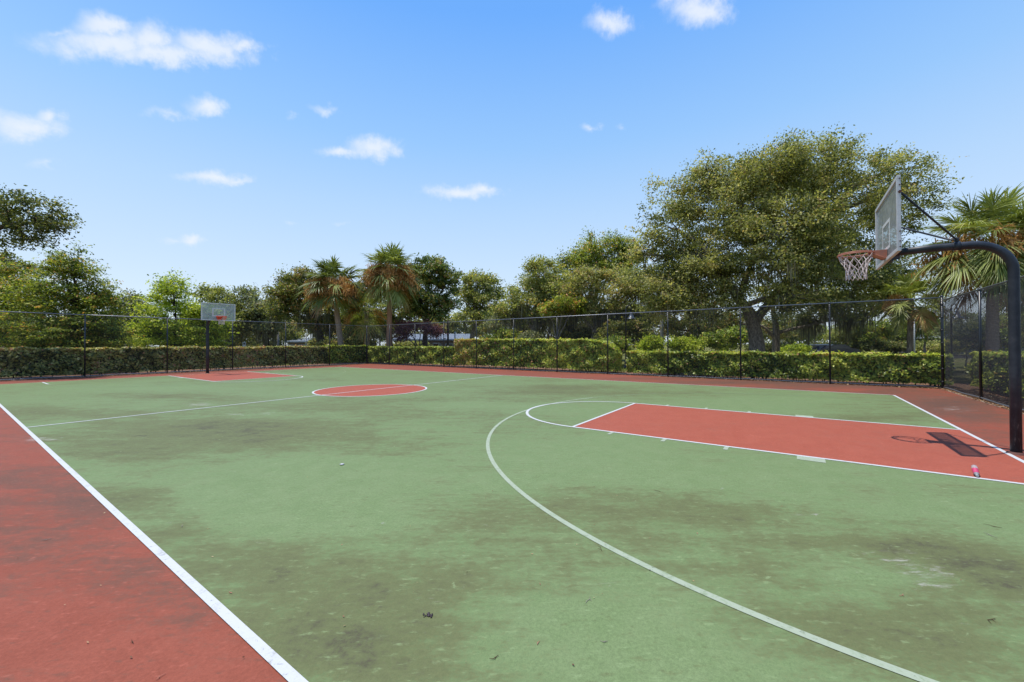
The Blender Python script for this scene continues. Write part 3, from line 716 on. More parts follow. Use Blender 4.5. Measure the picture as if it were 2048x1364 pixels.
fence('chain_link_fence', 'black chain link fence across the far end behind the small hoop', FA, FB, 3.15, 8, (True, False), wr=.0026)
fence('chain_link_fence', 'long black chain link fence down the far side of the court, under the big oak', FC, FB, 3.14, 11, (True, True), wr=.0026, bands=7)
fence('chain_link_fence', 'short black chain link fence running behind the near hoop pole on the right', (FC[0]-.02, FC[1]-.02), (-12.2, -1.72), 3.05, 7, (False, True), wr=.0044, skip_first_post=True)

# ------------------------------------------------------------------ hoops
def hoop(label, y0, sgn, arm, bw, b0, b1, rimz, rimm, cordm, boardm, polyr, board_thick, redtop=False, fw_=.055, yoff=0):
    """pole at (0,y0); the board hangs 'arm' metres in front (sgn = +1 towards +Y)"""
    root = empty('basketball_hoop', (0, y0, 0), label, 'basketball hoop', 'hoops at the two ends of the court')
    Y = lambda d: y0+sgn*d
    br = .42; zt = b0+.13; P = [(0, Y(0), -.05), (0, Y(0), 1.2), (0, Y(0), zt-br)]
    for k in range(1, 11):
        a = math.pi/2*k/10; P.append((0, Y(br*(1-math.cos(a))), zt-br+br*math.sin(a)))
    P += [(0, Y(arm*.6), zt+.012), (0, Y(arm-.05), zt-.004)]
    MB().tube(P, polyr, 22).build('pole', M['pole'], root, True)
    MB().lathe((0, Y(0), 0), [(polyr+.002, .03), (polyr+.03, .022), (polyr+.05, -.01)], 22).build('footing_collar', M['rust'], root, True)
    fb = MB(); fb.box((0, Y(arm-.045), zt-.02), (.14, .012, .13)); fb.box((0, Y(arm-.1), zt+.0), (.012, .05, .11)); fb.build('mounting_plate', M['pole'], root)
    bd = MB().box((0, Y(arm), (b0+b1)/2), (bw-fw_*.6, .006, (b1-b0)/2-fw_*.6)).build('backboard', boardm, root)
    fr = MB(); bt = board_thick
    fr.box((0, Y(arm), b1-fw_/2), (bw, bt, fw_/2)); fr.box((0, Y(arm), b0+fw_/2), (bw, bt, fw_/2))
    for s in (-1, 1): fr.box((s*(bw-fw_/2), Y(arm), (b0+b1)/2), (fw_/2, bt, (b1-b0)/2-fw_))
    fr.build('frame', M['sheet'] if redtop else M['alu'], bd, bevel=.004)
    sq = MB(); sw, sh, lw = .305, .23, (.034 if redtop else .025); zc = rimz+.23
    yy = Y(arm+.009)
    sq.box((0, yy, zc+sh-lw), (sw, .0015, lw)); sq.box((0, yy, zc-sh+lw), (sw, .0015, lw))
    for s in (-1, 1): sq.box((s*(sw-lw), yy, zc), (lw, .0015, sh-2*lw))
    sq.build('target_square', M['sheet'], bd)
    for s in (-1, 1):
        for zz in (b0+.06, b0+.14, b0+.28, b1-.14, b1-.05): MB().tube([(s*(bw-.001), Y(arm-.008), zz), (s*(bw+.006), Y(arm-.008), zz)], .009, 8).build('bolt', M['rust'], bd, True)
        MB().tube([(s*(bw-.001), Y(arm-.01), b1-.24), (s*(bw+.016), Y(arm-.01), b1-.24)], .019, 10).build('bolt', M['rust'], bd, True)
    cl = MB(); ca = arm*.42; cl.tube([(0, Y(ca-.035), zt+.008), (0, Y(ca+.035), zt+.008)], polyr+.012, 20); cl.box((0, Y(ca), zt+polyr+.035), (.03, .02, .04)); cl.build('clamp', M['pole'], root, True)
    for s in (-1, 1):
        e = (s*(bw-.06), Y(arm-.03), b1-.24); st = (s*.02, Y(ca), zt+polyr+.05)
        MB().tube([st, (s*.09, Y(ca+.05), zt+polyr+.075), e], [.014, .014, .014], 8).build('brace', M['pole'], root, True)
    # rim: ring, second ring and bracket
    rr = .229; rc = arm+.38
    rim = MB()
    for rad, dz in ((rr, 0), (rr+.012, -.022)):
        rim.tube([(rad*math.cos(2*math.pi*k/48), Y(rc)+rad*math.sin(2*math.pi*k/48), rimz+dz) for k in range(49)], .0085, 8, False)
    n = 24; pr = []
    rim.build('rim', rimm, root, True)
    bk = MB(); yb, yr = arm+.012, rc-rr+.07
    prof = [(yb, rimz+.006), (yb, rimz-.135), (yb+.04, rimz-.135), (yr-.04, rimz-.055), (yr, rimz-.012), (yr, rimz+.006)]
    for s in (-1, 1):
        V = [(s*(.085 if d < yr-.06 else .12), Y(d), z) for d, z in prof]+[(s*(.081 if d < yr-.06 else .116), Y(d), z) for d, z in prof]
        k = len(prof); bk.add(V, [tuple(range(k)), tuple(range(2*k-1, k-1, -1))]+[(i, (i+1) % k, k+(i+1) % k, k+i) for i in range(k)])
    bk.add([(-.08, Y(yb), rimz+.0075), (.08, Y(yb), rimz+.0075), (.12, Y(yr), rimz+.0075), (-.12, Y(yr), rimz+.0075),
            (-.08, Y(yb), rimz+.0025), (.08, Y(yb), rimz+.0025), (.12, Y(yr), rimz+.0025), (-.12, Y(yr), rimz+.0025)],
           [(0, 1, 2, 3), (7, 6, 5, 4), (0, 4, 5, 1), (1, 5, 6, 2), (2, 6, 7, 3), (3, 7, 4, 0)])
    bk.box((0, Y(yb+.004), rimz-.07), (.095, .004, .078))
    bk.add([(-.08, Y(yb+.02), rimz-.125), (.08, Y(yb+.02), rimz-.125), (.08, Y(yr-.02), rimz-.035), (-.08, Y(yr-.02), rimz-.035),
            (-.08, Y(yb+.02), rimz-.131), (.08, Y(yb+.02), rimz-.131), (.08, Y(yr-.02), rimz-.041), (-.08, Y(yr-.02), rimz-.041)],
           [(0, 1, 2, 3), (7, 6, 5, 4), (0, 4, 5, 1), (1, 5, 6, 2), (2, 6, 7, 3), (3, 7, 4, 0)])
    bk.build('rim_bracket', rimm, root)
    # net: twelve loops of knotted cord
    rs = np.random.RandomState(3); nt = MB(); lv = [(0, rr+.002, -.01), (.6, .2, -.1), (1.5, .155, -.185), (2.5, .135, -.26), (3.5, .126, -.35), (4.5, .135, -.43)]
    def pt(i, l):
        st, r_, dz = lv[l]; j = rs.randn(3)*.0035
        return None
    js = {}
    def node(idx, l):
        idx %= 24
        if (idx, l) not in js:
            a = 2*math.pi*idx/24; r_, dz = lv[l][1], lv[l][2]
            q = np.random.RandomState(idx*7+l).randn(3)*[.005, .005, .006]*(l > 0)
            js[(idx, l)] = np.array([r_*math.cos(a), 0, 0])+np.array([0, sgn*0+r_*math.sin(a), rimz+dz])+q
            js[(idx, l)][1] += Y(rc)
        return js[(idx, l)]
    red = MB()
    for i in range(0, 24, 2):
        for sd in (-1, 1):
            p = [node(i, 0)]; k = i
            for l in range(1, len(lv)):
                k += sd; p.append(node(k, l))
            Q = []
            for q in range(len(p)-1):
                Q += [p[q], (p[q]*.5+p[q+1]*.5)+np.array([0, 0, -.004])]
            Q.append(p[-1])
            if redtop:
                nt.tube(Q[4:], .0055, 5, False); red.tube(Q[:5], .0055, 5, False)
            else: nt.tube(Q, .0052, 6, False)
    ne = nt.build('net', cordm, root, True)
    if redtop: red.build('upper_net', M['cordred'], ne, True)
    return root
hoop('near hoop on a black gooseneck pole with milky backboard, faded orange rim and pinkish net', -.1, 1, 1.32, .915, 2.875, 3.955, 3.05, M['orange'], M['cord'], M['board'], .057, .022)
hoop('small far hoop with a clear white framed backboard and red rim at the far baseline', 29.46, -1, 1.56, .79, 2.9, 3.84, 3.12, M['rimred'], M['cord'], M['board2'], .075, .02, redtop=True, fw_=.05)

# ------------------------------------------------------------------ trees
tree('oak_tree', 'big spreading live oak with a thick leaning trunk and hanging moss, behind the low hedge', 22,
     [(1560,410,150,90),(1680,390,110,80),(1620,335,95,52),(1660,310,45,28),(1450,420,120,85),(1350,460,72,80),(1400,550,105,58),(1310,520,55,50),(1560,515,165,85),(1700,480,125,90,2),
      (1800,420,70,62,1),(1840,365,46,36),(1780,340,60,30),(1770,540,95,55),(1690,580,110,42),(1480,365,90,52),(1400,370,50,35),(1540,340,60,35),(1600,590,60,30,-2),(1450,590,60,28,-1),(1330,575,55,34,-1),(1390,520,70,50,-1),(1560,470,120,70,-2),(1440,622,42,18,-1),(1370,612,52,22,-1),(1575,622,38,14,-2),(1650,605,50,18,-1),(1310,625,36,18,0)],
     'oak', 1515, .42, 101, 215000, .068, cl_r=.48, flat=.5, per=56, nsub=26, bark='bark', moss=90, moss_len=1.6, nlimb=20, depth=.7, spiky=.35,
     trunk=[[(1515,706,0,.43),(1512,670,0,.4),(1497,620,-.2,.34),(1460,575,-.6,.24),(1430,520,-1,.14)], [(1505,650,0,.28),(1540,600,.4,.2),(1590,540,1,.12),(1640,440,1,.06)], [(1475,595,-.4,.2),(1500,540,.2,.12),(1520,450,.3,.06)]])
tree('oak_tree', 'slimmer oak standing just right of the big oak trunk, its low mossy branch reaching right', 26,
     [(1640,600,70,26),(1740,598,85,26),(1560,595,55,30),(1700,630,45,10),(1620,640,30,10),(1790,610,60,22)],
     'oak', 1553, .24, 102, 15000, .085, per=26, moss=70, moss_len=1.7, nlimb=6, depth=.6,
     trunk=[[(1553,706,0,.26),(1552,660,0,.2),(1545,610,0,.12)], [(1552,668,0,.13),(1600,655,-.3,.1),(1660,640,-.5,.07),(1760,632,0,.03)], [(1553,680,0,.12),(1530,655,0,.08),(1500,640,.3,.05)]])
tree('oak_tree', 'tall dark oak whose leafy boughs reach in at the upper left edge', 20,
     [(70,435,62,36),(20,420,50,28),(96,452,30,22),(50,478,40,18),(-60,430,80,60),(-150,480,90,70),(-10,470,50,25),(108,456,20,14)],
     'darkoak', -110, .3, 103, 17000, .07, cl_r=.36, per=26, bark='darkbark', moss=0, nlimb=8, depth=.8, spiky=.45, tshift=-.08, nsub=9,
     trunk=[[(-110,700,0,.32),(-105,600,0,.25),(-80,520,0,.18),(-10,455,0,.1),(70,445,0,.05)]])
CY = dict(flat=.28, spiky=.5, upb=1.3, bark='darkbark')
tree('bald_cypress', 'broad pointed green cypress beyond the left end of the far hedge', 24,
     [(150,570,55,50),(110,610,85,45),(185,625,45,48),(150,520,22,22),(112,516,13,20),(128,548,32,24),(196,585,24,28),(60,650,80,38),(150,660,90,35),(215,670,30,20),(160,688,85,13),(90,690,80,12)],
     'cypress', 150, .2, 104, 52000, .07, cl_r=.38, per=34, nlimb=9, fork=.5, tshift=.05, nsub=22, **CY)
tree('bald_cypress', 'pale green feathery cypress at the left edge of the photo', 27,
     [(30,575,50,36),(10,620,60,50),(75,560,40,24),(15,530,18,14),(-40,560,50,50),(-60,640,60,50),(60,620,45,30),(20,688,70,13)],
     'cypress', 10, .2, 105, 32000, .08, cl_r=.4, per=30, nlimb=7, tshift=.08, nsub=20, **CY)
tree('pine_tree', 'small tufted pine top showing between the cypress and the left edge', 33, [(15,520,16,12),(45,535,20,10),(-10,550,30,14)], 'darkoak', 20, .15, 125, 3500, .11, cl_r=.4, per=26, nlimb=3, flat=.7)
tree('bald_cypress', 'bright lime green cypress behind the far hedge left of the far hoop', 29,
     [(350,605,52,36),(350,650,72,38),(300,668,34,26),(348,575,20,14),(349,560,7,9),(405,655,40,34),(330,688,66,14),(400,688,45,12)],
     'bright', 350, .18, 106, 30000, .085, cl_r=.45, per=30, nlimb=7, **CY)
tree('oak_tree', 'distant grey green oak with bare limbs between the two cypresses', 50, [(250,600,32,14),(225,615,22,14),(275,620,24,14),(250,650,45,24),(240,680,40,14)], 'oakgrey', 252, .45, 107, 9000, .16, cl_r=.8, per=22, moss=25, moss_len=2, nlimb=5)
tree('oak_tree', 'olive oak directly behind the backboard of the far hoop', 44, [(425,596,38,18),(445,620,50,24),(415,645,40,26),(470,640,45,28)], 'olive', 455, .35, 108, 14000, .13, cl_r=.7, per=24, moss=45, moss_len=2.2, nlimb=4, tshift=-.12)
tree('oak_tree', 'grey green mossy oak to the right of the far hoop', 46, [(490,595,30,14),(510,615,50,22),(540,620,40,24),(500,650,60,22),(550,648,35,20)], 'oakgrey', 535, .4, 109, 14000, .14, cl_r=.7, per=24, moss=70, moss_len=2.4, nlimb=5, bark='darkbark')
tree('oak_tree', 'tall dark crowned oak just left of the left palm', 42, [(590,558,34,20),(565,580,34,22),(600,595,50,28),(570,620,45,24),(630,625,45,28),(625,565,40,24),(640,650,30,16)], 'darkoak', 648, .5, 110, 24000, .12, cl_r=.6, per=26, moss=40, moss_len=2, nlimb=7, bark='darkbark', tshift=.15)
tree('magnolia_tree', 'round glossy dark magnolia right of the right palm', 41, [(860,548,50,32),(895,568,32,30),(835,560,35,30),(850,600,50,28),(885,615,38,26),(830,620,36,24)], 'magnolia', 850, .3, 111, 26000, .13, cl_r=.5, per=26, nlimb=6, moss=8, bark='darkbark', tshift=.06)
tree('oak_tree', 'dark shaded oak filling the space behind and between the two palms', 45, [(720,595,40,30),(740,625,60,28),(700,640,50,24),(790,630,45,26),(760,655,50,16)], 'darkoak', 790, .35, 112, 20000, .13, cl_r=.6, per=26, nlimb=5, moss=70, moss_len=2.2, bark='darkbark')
tree('plum_tree', 'small purple leaved tree seen through the fence right of the right palm', 38, [(815,658,24,13),(845,655,26,12),(870,664,20,10),(800,672,14,10)], 'purple', 838, .14, 113, 5500, .1, cl_r=.5, per=22, nlimb=4, bark='darkbark')
tree('oak_tree', 'light olive oak between the magnolia and the gap of sky', 48, [(955,563,34,17),(980,575,26,17),(935,590,30,24),(970,605,38,22),(945,630,45,20),(990,625,30,16)], 'olive', 942, .35, 114, 17000, .14, cl_r=.65, per=24, moss=30, moss_len=2, nlimb=6)
tree('oak_tree', 'yellow green mossy oak behind the tall hedge', 33, [(1080,548,45,28),(1045,585,35,22),(1110,590,60,36),(1060,620,55,28),(1130,628,55,28),(1020,620,30,24),(1090,560,55,30)], 'olive', 1062, .3, 115, 30000, .095, cl_r=.5, per=26, moss=110, moss_len=1.8, nlimb=7, tshift=.02)
tree('oak_tree', 'yellow green young oak low behind the middle of the tall hedge', 30, [(1125,607,34,13),(1095,618,28,11),(1150,615,24,11)], 'cypress', 1110, .14, 116, 5500, .1, per=22, nlimb=3, cl_r=.45, tshift=.14)
tree('bald_cypress', 'tall feathery light green tree rising left of the big oak', 40, [(1180,498,26,20),(1215,505,38,25),(1245,490,30,16),(1150,530,32,24),(1200,540,60,36),(1130,550,30,24),(1250,535,50,40)], 'cypress', 1180, .28, 117, 28000, .11, cl_r=.6, per=26, nlimb=7, tshift=.05, **CY)
tree('oak_tree', 'khaki oak overhanging the lamp post left of the big oak', 31, [(1180,570,55,36),(1240,580,60,45),(1290,580,45,45),(1210,620,55,28),(1280,625,45,28),(1150,600,40,28)], 'oak', 1175, .3, 118, 34000, .09, cl_r=.5, per=28, moss=120, moss_len=1.7, nlimb=7, tshift=.12)
tree('oak_tree', 'second mossy trunked oak behind the tall hedge', 36, [(1000,640,36,16),(1050,640,40,16),(1100,645,40,16),(1180,645,40,16)], 'oakgrey', 1100, .3, 119, 8000, .1, per=24, moss=110, moss_len=1.8, nlimb=4)
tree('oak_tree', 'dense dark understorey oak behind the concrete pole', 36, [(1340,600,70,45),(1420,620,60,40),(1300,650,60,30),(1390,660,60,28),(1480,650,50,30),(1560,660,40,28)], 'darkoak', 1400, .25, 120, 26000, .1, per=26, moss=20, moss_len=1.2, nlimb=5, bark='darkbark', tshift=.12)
for k, (x, y, rx, ry, z, mm, lab, sd) in enumerate([
    (1690,668,34,18,62,'olive','pale round tree in the distance right of the small shed',130),(1745,660,36,26,60,'cypress','round distant tree with a bare stem left of the small palm',131),
    (1790,664,28,20,66,'olive','distant tree just left of the small palm trunk',132),(1850,655,34,30,56,'cypress','yellow green distant tree right of the small palm trunk',133),
    (1625,668,36,16,95,'bright','hazy bright tree line piece above the small shed',134),(1935,660,50,32,50,'oakgrey','distant tree seen through the fence behind the second lamp',135),
    (2020,655,60,36,48,'olive','distant tree at the right edge behind the hoop pole',136),(560,668,40,18,75,'olive','small far tree above the white roofed house',137),
    (1585,672,34,20,70,'cypress','far tree low between the slimmer oak and the shed',154),(1715,672,40,20,84,'darkoak','far dark tree behind the round tree in the distance',155),(1800,672,46,22,88,'oakgrey','far grey tree behind the small palm trunk',156),
    (1880,668,40,28,78,'darkoak','far dark tree beside the fence corner post',157),(330,672,70,18,70,'olive','far tree behind the lime cypress',138), (90,668,90,22,65,'olive','far tree low behind the left cypress',139)]):
    tree('tree', lab, z, [(x,y,rx,ry),(x-rx*.5,y+4,rx*.6,ry*.7),(x+rx*.5,y+3,rx*.6,ry*.7)], mm, x, .16, sd, 6500, .0021*z+.02, cl_r=.011*z, per=22, nlimb=3, fork=.3, group='far trees')
for k, (x, y, rx, ry, z, mm, lab) in enumerate([
    (430,655,55,34,54,'oakgrey','far grey tree just left of the far backboard pole'),(530,650,60,36,58,'darkoak','far dark tree between the parking sign and the white board sign'),(620,655,50,26,86,'darkoak','far dark tree above the low tan house'),
    (690,655,45,30,52,'darkoak','dark tree low between the two tall palm trunks'),(1580,655,50,30,48,'oakgrey','grey tree seen between the two oak trunks and the shed'),(1440,655,55,34,40,'darkoak','dark tree filling the space left of the big oak trunk'),
    (20,655,60,34,70,'darkoak','far dark tree low at the left edge behind the pale cypress'),(170,660,60,28,72,'oakgrey','far grey tree seen under the broad cypress'),(290,655,50,34,68,'darkoak','far dark tree just left of the lime cypress'),
    (400,660,50,30,74,'oakgrey','far tree between the lime cypress and the far hoop pole'),(480,660,50,28,80,'darkoak','far dark tree behind the grey green mossy oak'),(690,650,50,34,84,'oakgrey','far grey tree seen between the palm trunks'),
    (760,655,45,30,88,'darkoak','far dark tree behind the shorter palm'),(860,652,50,26,86,'olive','far olive tree above the tan building'),(935,652,45,30,85,'oakgrey','far grey tree behind the right end of the tan building'),
    (1010,650,45,34,62,'darkoak','far dark tree below the gap of sky'),(1090,655,50,36,60,'darkoak','far dark tree behind the mossy trunks'),(1180,655,55,36,60,'darkoak','far dark tree behind the khaki oak trunk'),
    (1290,650,55,40,58,'darkoak','far dark tree behind the concrete pole'),(1400,655,60,40,60,'darkoak','far dark tree left of the big oak trunk'),(1500,660,50,36,60,'oakgrey','far grey tree behind the big oak trunk')]):
    tree('tree', lab, z, [(x,y,rx,ry),(x-rx*.6,y+8,rx*.6,ry*.7),(x+rx*.6,y+8,rx*.6,ry*.7)], mm, x, .2, 160+k, 5200, .0032*z, cl_r=.012*z, per=22, nlimb=3, fork=.3, group='far trees', twigs=False, tshift=.1)
# understorey shrubs
for (x, y, rx, ry, z, mm, lab, sd) in [
    (1302,692,20,13,25,'bright','bright green shrub between the lamp post and the concrete pole',140),(1370,692,30,14,25,'bright','light green shrub just right of the concrete pole',141),
    (1250,672,60,34,29,'darkoak','dark shrub behind the gap between the two hedges',142),(1225,690,40,16,27,'hedge','low dark bush at the rounded end of the tall hedge',143),
    (1455,680,50,24,30,'hedge','dark green shrub left of the big oak trunk',144),(1590,703,26,9,28,'bright','low lime shrub right of the slimmer oak',145),
    (1000,680,40,18,31,'cypress','green shrub peeping over the left part of the tall hedge',146),(1060,684,36,16,31,'oakgrey','greyish shrub under the mossy oak',147),
    (1160,680,50,18,32,'darkoak','dark shrub under the khaki oak',148),(1990,675,60,32,22,'darkoak','dark shrub behind the short fence left of the hoop pole',149),
    (2060,660,40,45,20,'hedge','bushy shrub at the right edge beyond the hoop pole',150),(1930,690,36,14,26,'olive','low shrub behind the short fence by the second lamp',151),
    (1705,694,60,9,62,'darkoak','low dark far bush line right of the parked car',170),(1800,694,55,9,64,'darkoak','low dark far bush line behind the small palm',171),(1875,694,40,9,60,'olive','low far bush line by the fence corner post',172),
    (1630,697,34,7,70,'darkoak','low far bush line behind the shed',173),(1540,697,40,8,50,'darkoak','low dark far bush between the two oak trunks',174),(380,692,50,8,52,'darkoak','low dark far bush behind the far hoop pole',175),(500,692,60,7,56,'darkoak','low dark far bush by the parking sign',176),
    (80,692,90,8,46,'darkoak','low dark bush at the far left behind the hedge',177),(220,692,60,8,46,'darkoak','low dark bush behind the hedge right of the broad cypress',178),(815,694,40,5,52,'olive','low far bush in front of the tan building',179),
    (700,690,60,12,42,'darkoak','low dark bush between the two palm trunks',152),(640,688,14,7,46,'olive','small tan bush beside the white roofed house',153)]:
    tree('shrub', lab, z, [(x,y,rx,ry),(x+rx*.4,y-ry*.25,rx*.5,ry*.7),(x-rx*.45,y+2,rx*.5,ry*.6)], mm, x, .05, sd, int(5200 if rx < 45 else 9000), .0026*z+.012, cl_r=.013*z, per=22, nlimb=3, fork=.15, group='shrubs beyond the fence', cat='shrub')

# palms
palm('sabal_palm', 'left of the two tall palms in the far corner, with hanging brown fruit stalks', 37, 686, (667,568), 2.6, 11, 52, 26, .24, stalks=19, low=-38, bark='palmbark', seg=3)
palm('sabal_palm', 'right and taller of the two palms in the far corner, with russet upper trunk', 37, 777, (781,545), 2.75, 12, 66, 22, .23, stalks=24, low=-52, tshift=.06, bark='palmbark_red', seg=3)
palm('sabal_palm', 'shorter grey trunked palm half hidden between the two tall palms', 40, 735, (733,622), 2.4, 13, 34, 18, .22, stalks=2, seg=3, tshift=.1)
palm('sabal_palm', 'small palm with a dark slim trunk behind the low hedge at the right', 19, 1818, (1822,598), 1.3, 14, 40, 26, .115, stalks=3, tshift=.22, bark='bark', seg=3)
palm('sabal_palm', 'big near palm with long drooping green fronds above the right fence corner', 15.5, 1984, (1985,485), 2.05, 15, 74, 56, .17, stalks=6, bark='palmbark', seg=5, wl=.0105, tshift=.1)
palm('sabal_palm', 'palm partly outside the right edge of the photo behind the hoop pole', 16.5, 2150, (2140,520), 2.6, 16, 50, 44, .17, stalks=3, seg=5, wl=.011)

# ------------------------------------------------------------------ lamp posts, poles
def lamp(label, px, z, top, hook):
    b = onground(px, z); root = empty('street_lamp', b, label, 'street lamp', 'gooseneck lamps along the path')
    rt = np.array([_r[0], _r[1], 0]); rt /= np.linalg.norm(rt)
    mb = MB(); mb.lathe((b[0], b[1], 0), [(.16, 0), (.17, .06), (.11, .14), (.1, .5), (.065, .62), (.055, .9)], 14); P = [(b[0], b[1], .8), (b[0], b[1], top-.35)]
    for k in range(1, 11):
        a = math.pi*k/10; q = b+rt*hook*.5*(1-math.cos(a)); P.append((q[0], q[1], top-.35+.3*math.sin(a)))
    e = b+rt*hook; P.append((e[0], e[1], top-.48)); mb.tube(P, [.05]*2+[.032]*11, 10); mb.build('post', M['lamp'], root, True)
    sh = MB(); sh.lathe((e[0], e[1], top-.48), [(.04, .02), (.07, 0), (.085, -.14), (.14, -.2), (.17, -.32), (.3, -.4), (.31, -.43), (.28, -.42), (.14, -.3)], 20); s = sh.build('lamp_shade', M['lampsil'], root, True)
    MB().lathe((e[0], e[1], top-.86), [(.001, 0), (.1, .02), (.12, .08), (.1, .12)], 14).build('bulb_cover', M['trim'], s, True)
lamp('black gooseneck lamp post standing in the gap between the two hedges', 1252, 25.8, 4.08, .34)
lamp('black gooseneck lamp post seen through the short fence at the right', 1903, 24, 3.95, .36)
def pole(label, px, z, r0, h, m, name='utility_pole', cat='pole'):
    b = onground(px, z); mb = MB().tube([(b[0], b[1], -.1), (b[0], b[1], h*.5), (b[0], b[1], h)], [r0, r0*.9, r0*.8], 12)
    o = mb.build(name, m, None, True); tag(o, label, cat); return o
pole('pale grey concrete pole rising beside the oak left of the big tree', 1324, 28, .115, 5.2, M['concrete'])
pole('thin pale wooden pole in the distance beside the white roofed house', 556, 55, .16, 3.6, M['wood'])
pole('slim white pole beside the small palm trunk', 1829, 40, .06, 4.2, M['trim'])
pole('thin dark pole in the distance above the small shed', 1617, 34, .07, 4.6, M['lamp'])
pole('pale thin pole in front of the tan building', 910, 42, .09, 2.9, M['trim'])
pole('dark thin pole in front of the tan building', 896, 43, .12, 4.2, M['darkbark'])
pole('thin pale pole right of the far hoop', 612, 52, .07, 2.9, M['trim'])

# ------------------------------------------------------------------ buildings and signs far behind
def house(label, pxa, pxb, z, wall_h, roof_h, wm, rm, depth=7, gable=False, wins=3):
    a = onground(pxa, z); b = onground(pxb, z); t = b-a; Lh = np.linalg.norm(t); t /= Lh; n = np.array([-t[1], t[0], 0])
    if n @ _d < 0: n = -n
    c = (a+b)/2+n*depth/2; rz = math.atan2(t[1], t[0])
    root = empty('house', c, label, 'house')
    MB().box((c[0], c[1], wall_h/2-.05), (Lh/2, depth/2, wall_h/2+.05), rz).build('wall', M[wm], root)
    ov = .5; A = lambda u, v, zz: tuple(c+t*u+n*v+np.array([0, 0, zz]))
    h, dd = Lh/2+ov, depth/2+ov
    if gable: V = [A(-h, -dd, wall_h), A(h, -dd, wall_h), A(h, dd, wall_h), A(-h, dd, wall_h), A(0, -dd, wall_h+roof_h), A(0, dd, wall_h+roof_h)]; F = [(0, 1, 4), (2, 3, 5), (1, 2, 5, 4), (3, 0, 4, 5), (3, 2, 1, 0)]
    else: V = [A(-h, -dd, wall_h), A(h, -dd, wall_h), A(h, dd, wall_h), A(-h, dd, wall_h), A(-h*.9, 0, wall_h+roof_h), A(h*.9, 0, wall_h+roof_h)]; F = [(0, 1, 5, 4), (2, 3, 4, 5), (1, 2, 5), (3, 0, 4), (3, 2, 1, 0)]
    MB().add(V, F).build('roof', M[rm], root)
    for k in range(wins):
        u = -Lh/2+Lh*(k+.5)/wins; p = c+t*u-n*(depth/2+.03)
        wd = MB().box((p[0], p[1], wall_h*.5), (.6, .04, .55), rz).build('window', M['trim'], root)
        p = p-n*.03; MB().box((p[0], p[1], wall_h*.5), (.52, .03, .47), rz).build('pane', M['glassdark'], wd)
    f = c-n*(depth/2+ov+.02); MB().box((f[0], f[1], wall_h-.02), (Lh/2+ov, .03, .1), rz).build('fascia', M['trim'], root)
house('low tan house with a pale blue metal roof left of the left palm', 576, 652, 72, 2.2, .7, 'wall', 'roof', 8, False, 4)
house('long tan building with a pale sloping roof behind the right palm', 790, 935, 62, 2.35, 1.0, 'wall', 'roof', 9, False, 6)
house('grey low building with a white fascia among the distant trees at the far right', 1900, 2060, 60, 2.3, .6, 'greywall', 'roof', 8, False, 5)
sh = at(1623, 690, 46); b0 = onground(1623, 46); yawz = math.atan2(_r[1], _r[0])
root = empty('shed', b0, 'small grey open sided shed with a white roof edge seen over the low hedge', 'shed')
MB().box((b0[0], b0[1], .66), (1.2, .8, .7), yawz).build('wall', M['greywall'], root)
MB().box((b0[0], b0[1], 1.43), (1.35, .95, .06), yawz).build('roof', M['trim'], root)
p = b0-np.array([_d[0], _d[1], 0])*.83; MB().box((p[0]-_r[0]*.15, p[1]-_r[1]*.15, .8), (.4, .03, .45), yawz).build('dark_opening_panel', M['glassdark'], root)  # dark panel on the solid wall stands in for a shaded opening
# signs
def textmesh(body, loc, size, rz, m, parent, name='lettering'):
    cu = bpy.data.curves.new(name, 'FONT'); cu.body = body; cu.size = size; cu.align_x = 'CENTER'; cu.align_y = 'CENTER'; cu.extrude = .004
    tmp = bpy.data.objects.new(name, cu); COL.objects.link(tmp); bpy.context.view_layer.update()
    me = bpy.data.meshes.new_from_object(tmp.evaluated_get(bpy.context.evaluated_depsgraph_get())); bpy.data.objects.remove(tmp)
    Mx = Matrix.Translation(loc) @ Matrix.Rotation(rz, 4, 'Z') @ Matrix.Rotation(math.pi/2, 4, 'X'); me.transform(Mx)
    me.materials.clear(); return link(name, me, m, parent)
b0 = onground(580, 45); fw = np.array([_d[0], _d[1], 0])
root = empty('entrance_sign', b0, 'white board sign with dark lettering just above the far hedge', 'sign')
MB().box((b0[0], b0[1], 1.28), (.68, .05, .26), yawz).build('panel', M['sign'], root)
for s in (-1, 1): q = b0+_r*s*.6; MB().box((q[0], q[1], .5), (.05, .05, .52), yawz).build('leg', M['sign'], root)
q = b0-fw*.06; textmesh('Newport', Vector((q[0], q[1], 1.33)), .3, yawz, M['ink'], root)
b0 = onground(489, 42)
root = empty('parking_sign', b0, 'small white parking sign on a post right of the far hoop', 'sign')
MB().tube([(b0[0], b0[1], 0), (b0[0], b0[1], 1.95)], .025, 8).build('post', M['galv'], root, True)
q = b0-fw*.04; MB().box((q[0], q[1], 1.66), (.17, .008, .25), yawz).build('panel', M['sign'], root)
q = b0-fw*.055; MB().box((q[0], q[1], 1.74), (.1, .004, .11), yawz).build('symbol', M['ink'], root)
b0 = onground(872, 40)
root = empty('picture_frame_sign', b0, 'little white framed brown notice stand in front of the tan building', 'sign')
MB().box((b0[0], b0[1], 1.72), (.32, .05, .05), yawz).build('top_bar', M['trim'], root)
for s in (-1, 1): q = b0+_r*s*.28; MB().box((q[0], q[1], .83), (.03, .04, .84), yawz).build('leg', M['trim'], root)
q = b0; MB().box((q[0], q[1], 1.35), (.24, .02, .3), yawz).build('panel', M['rust'], root)
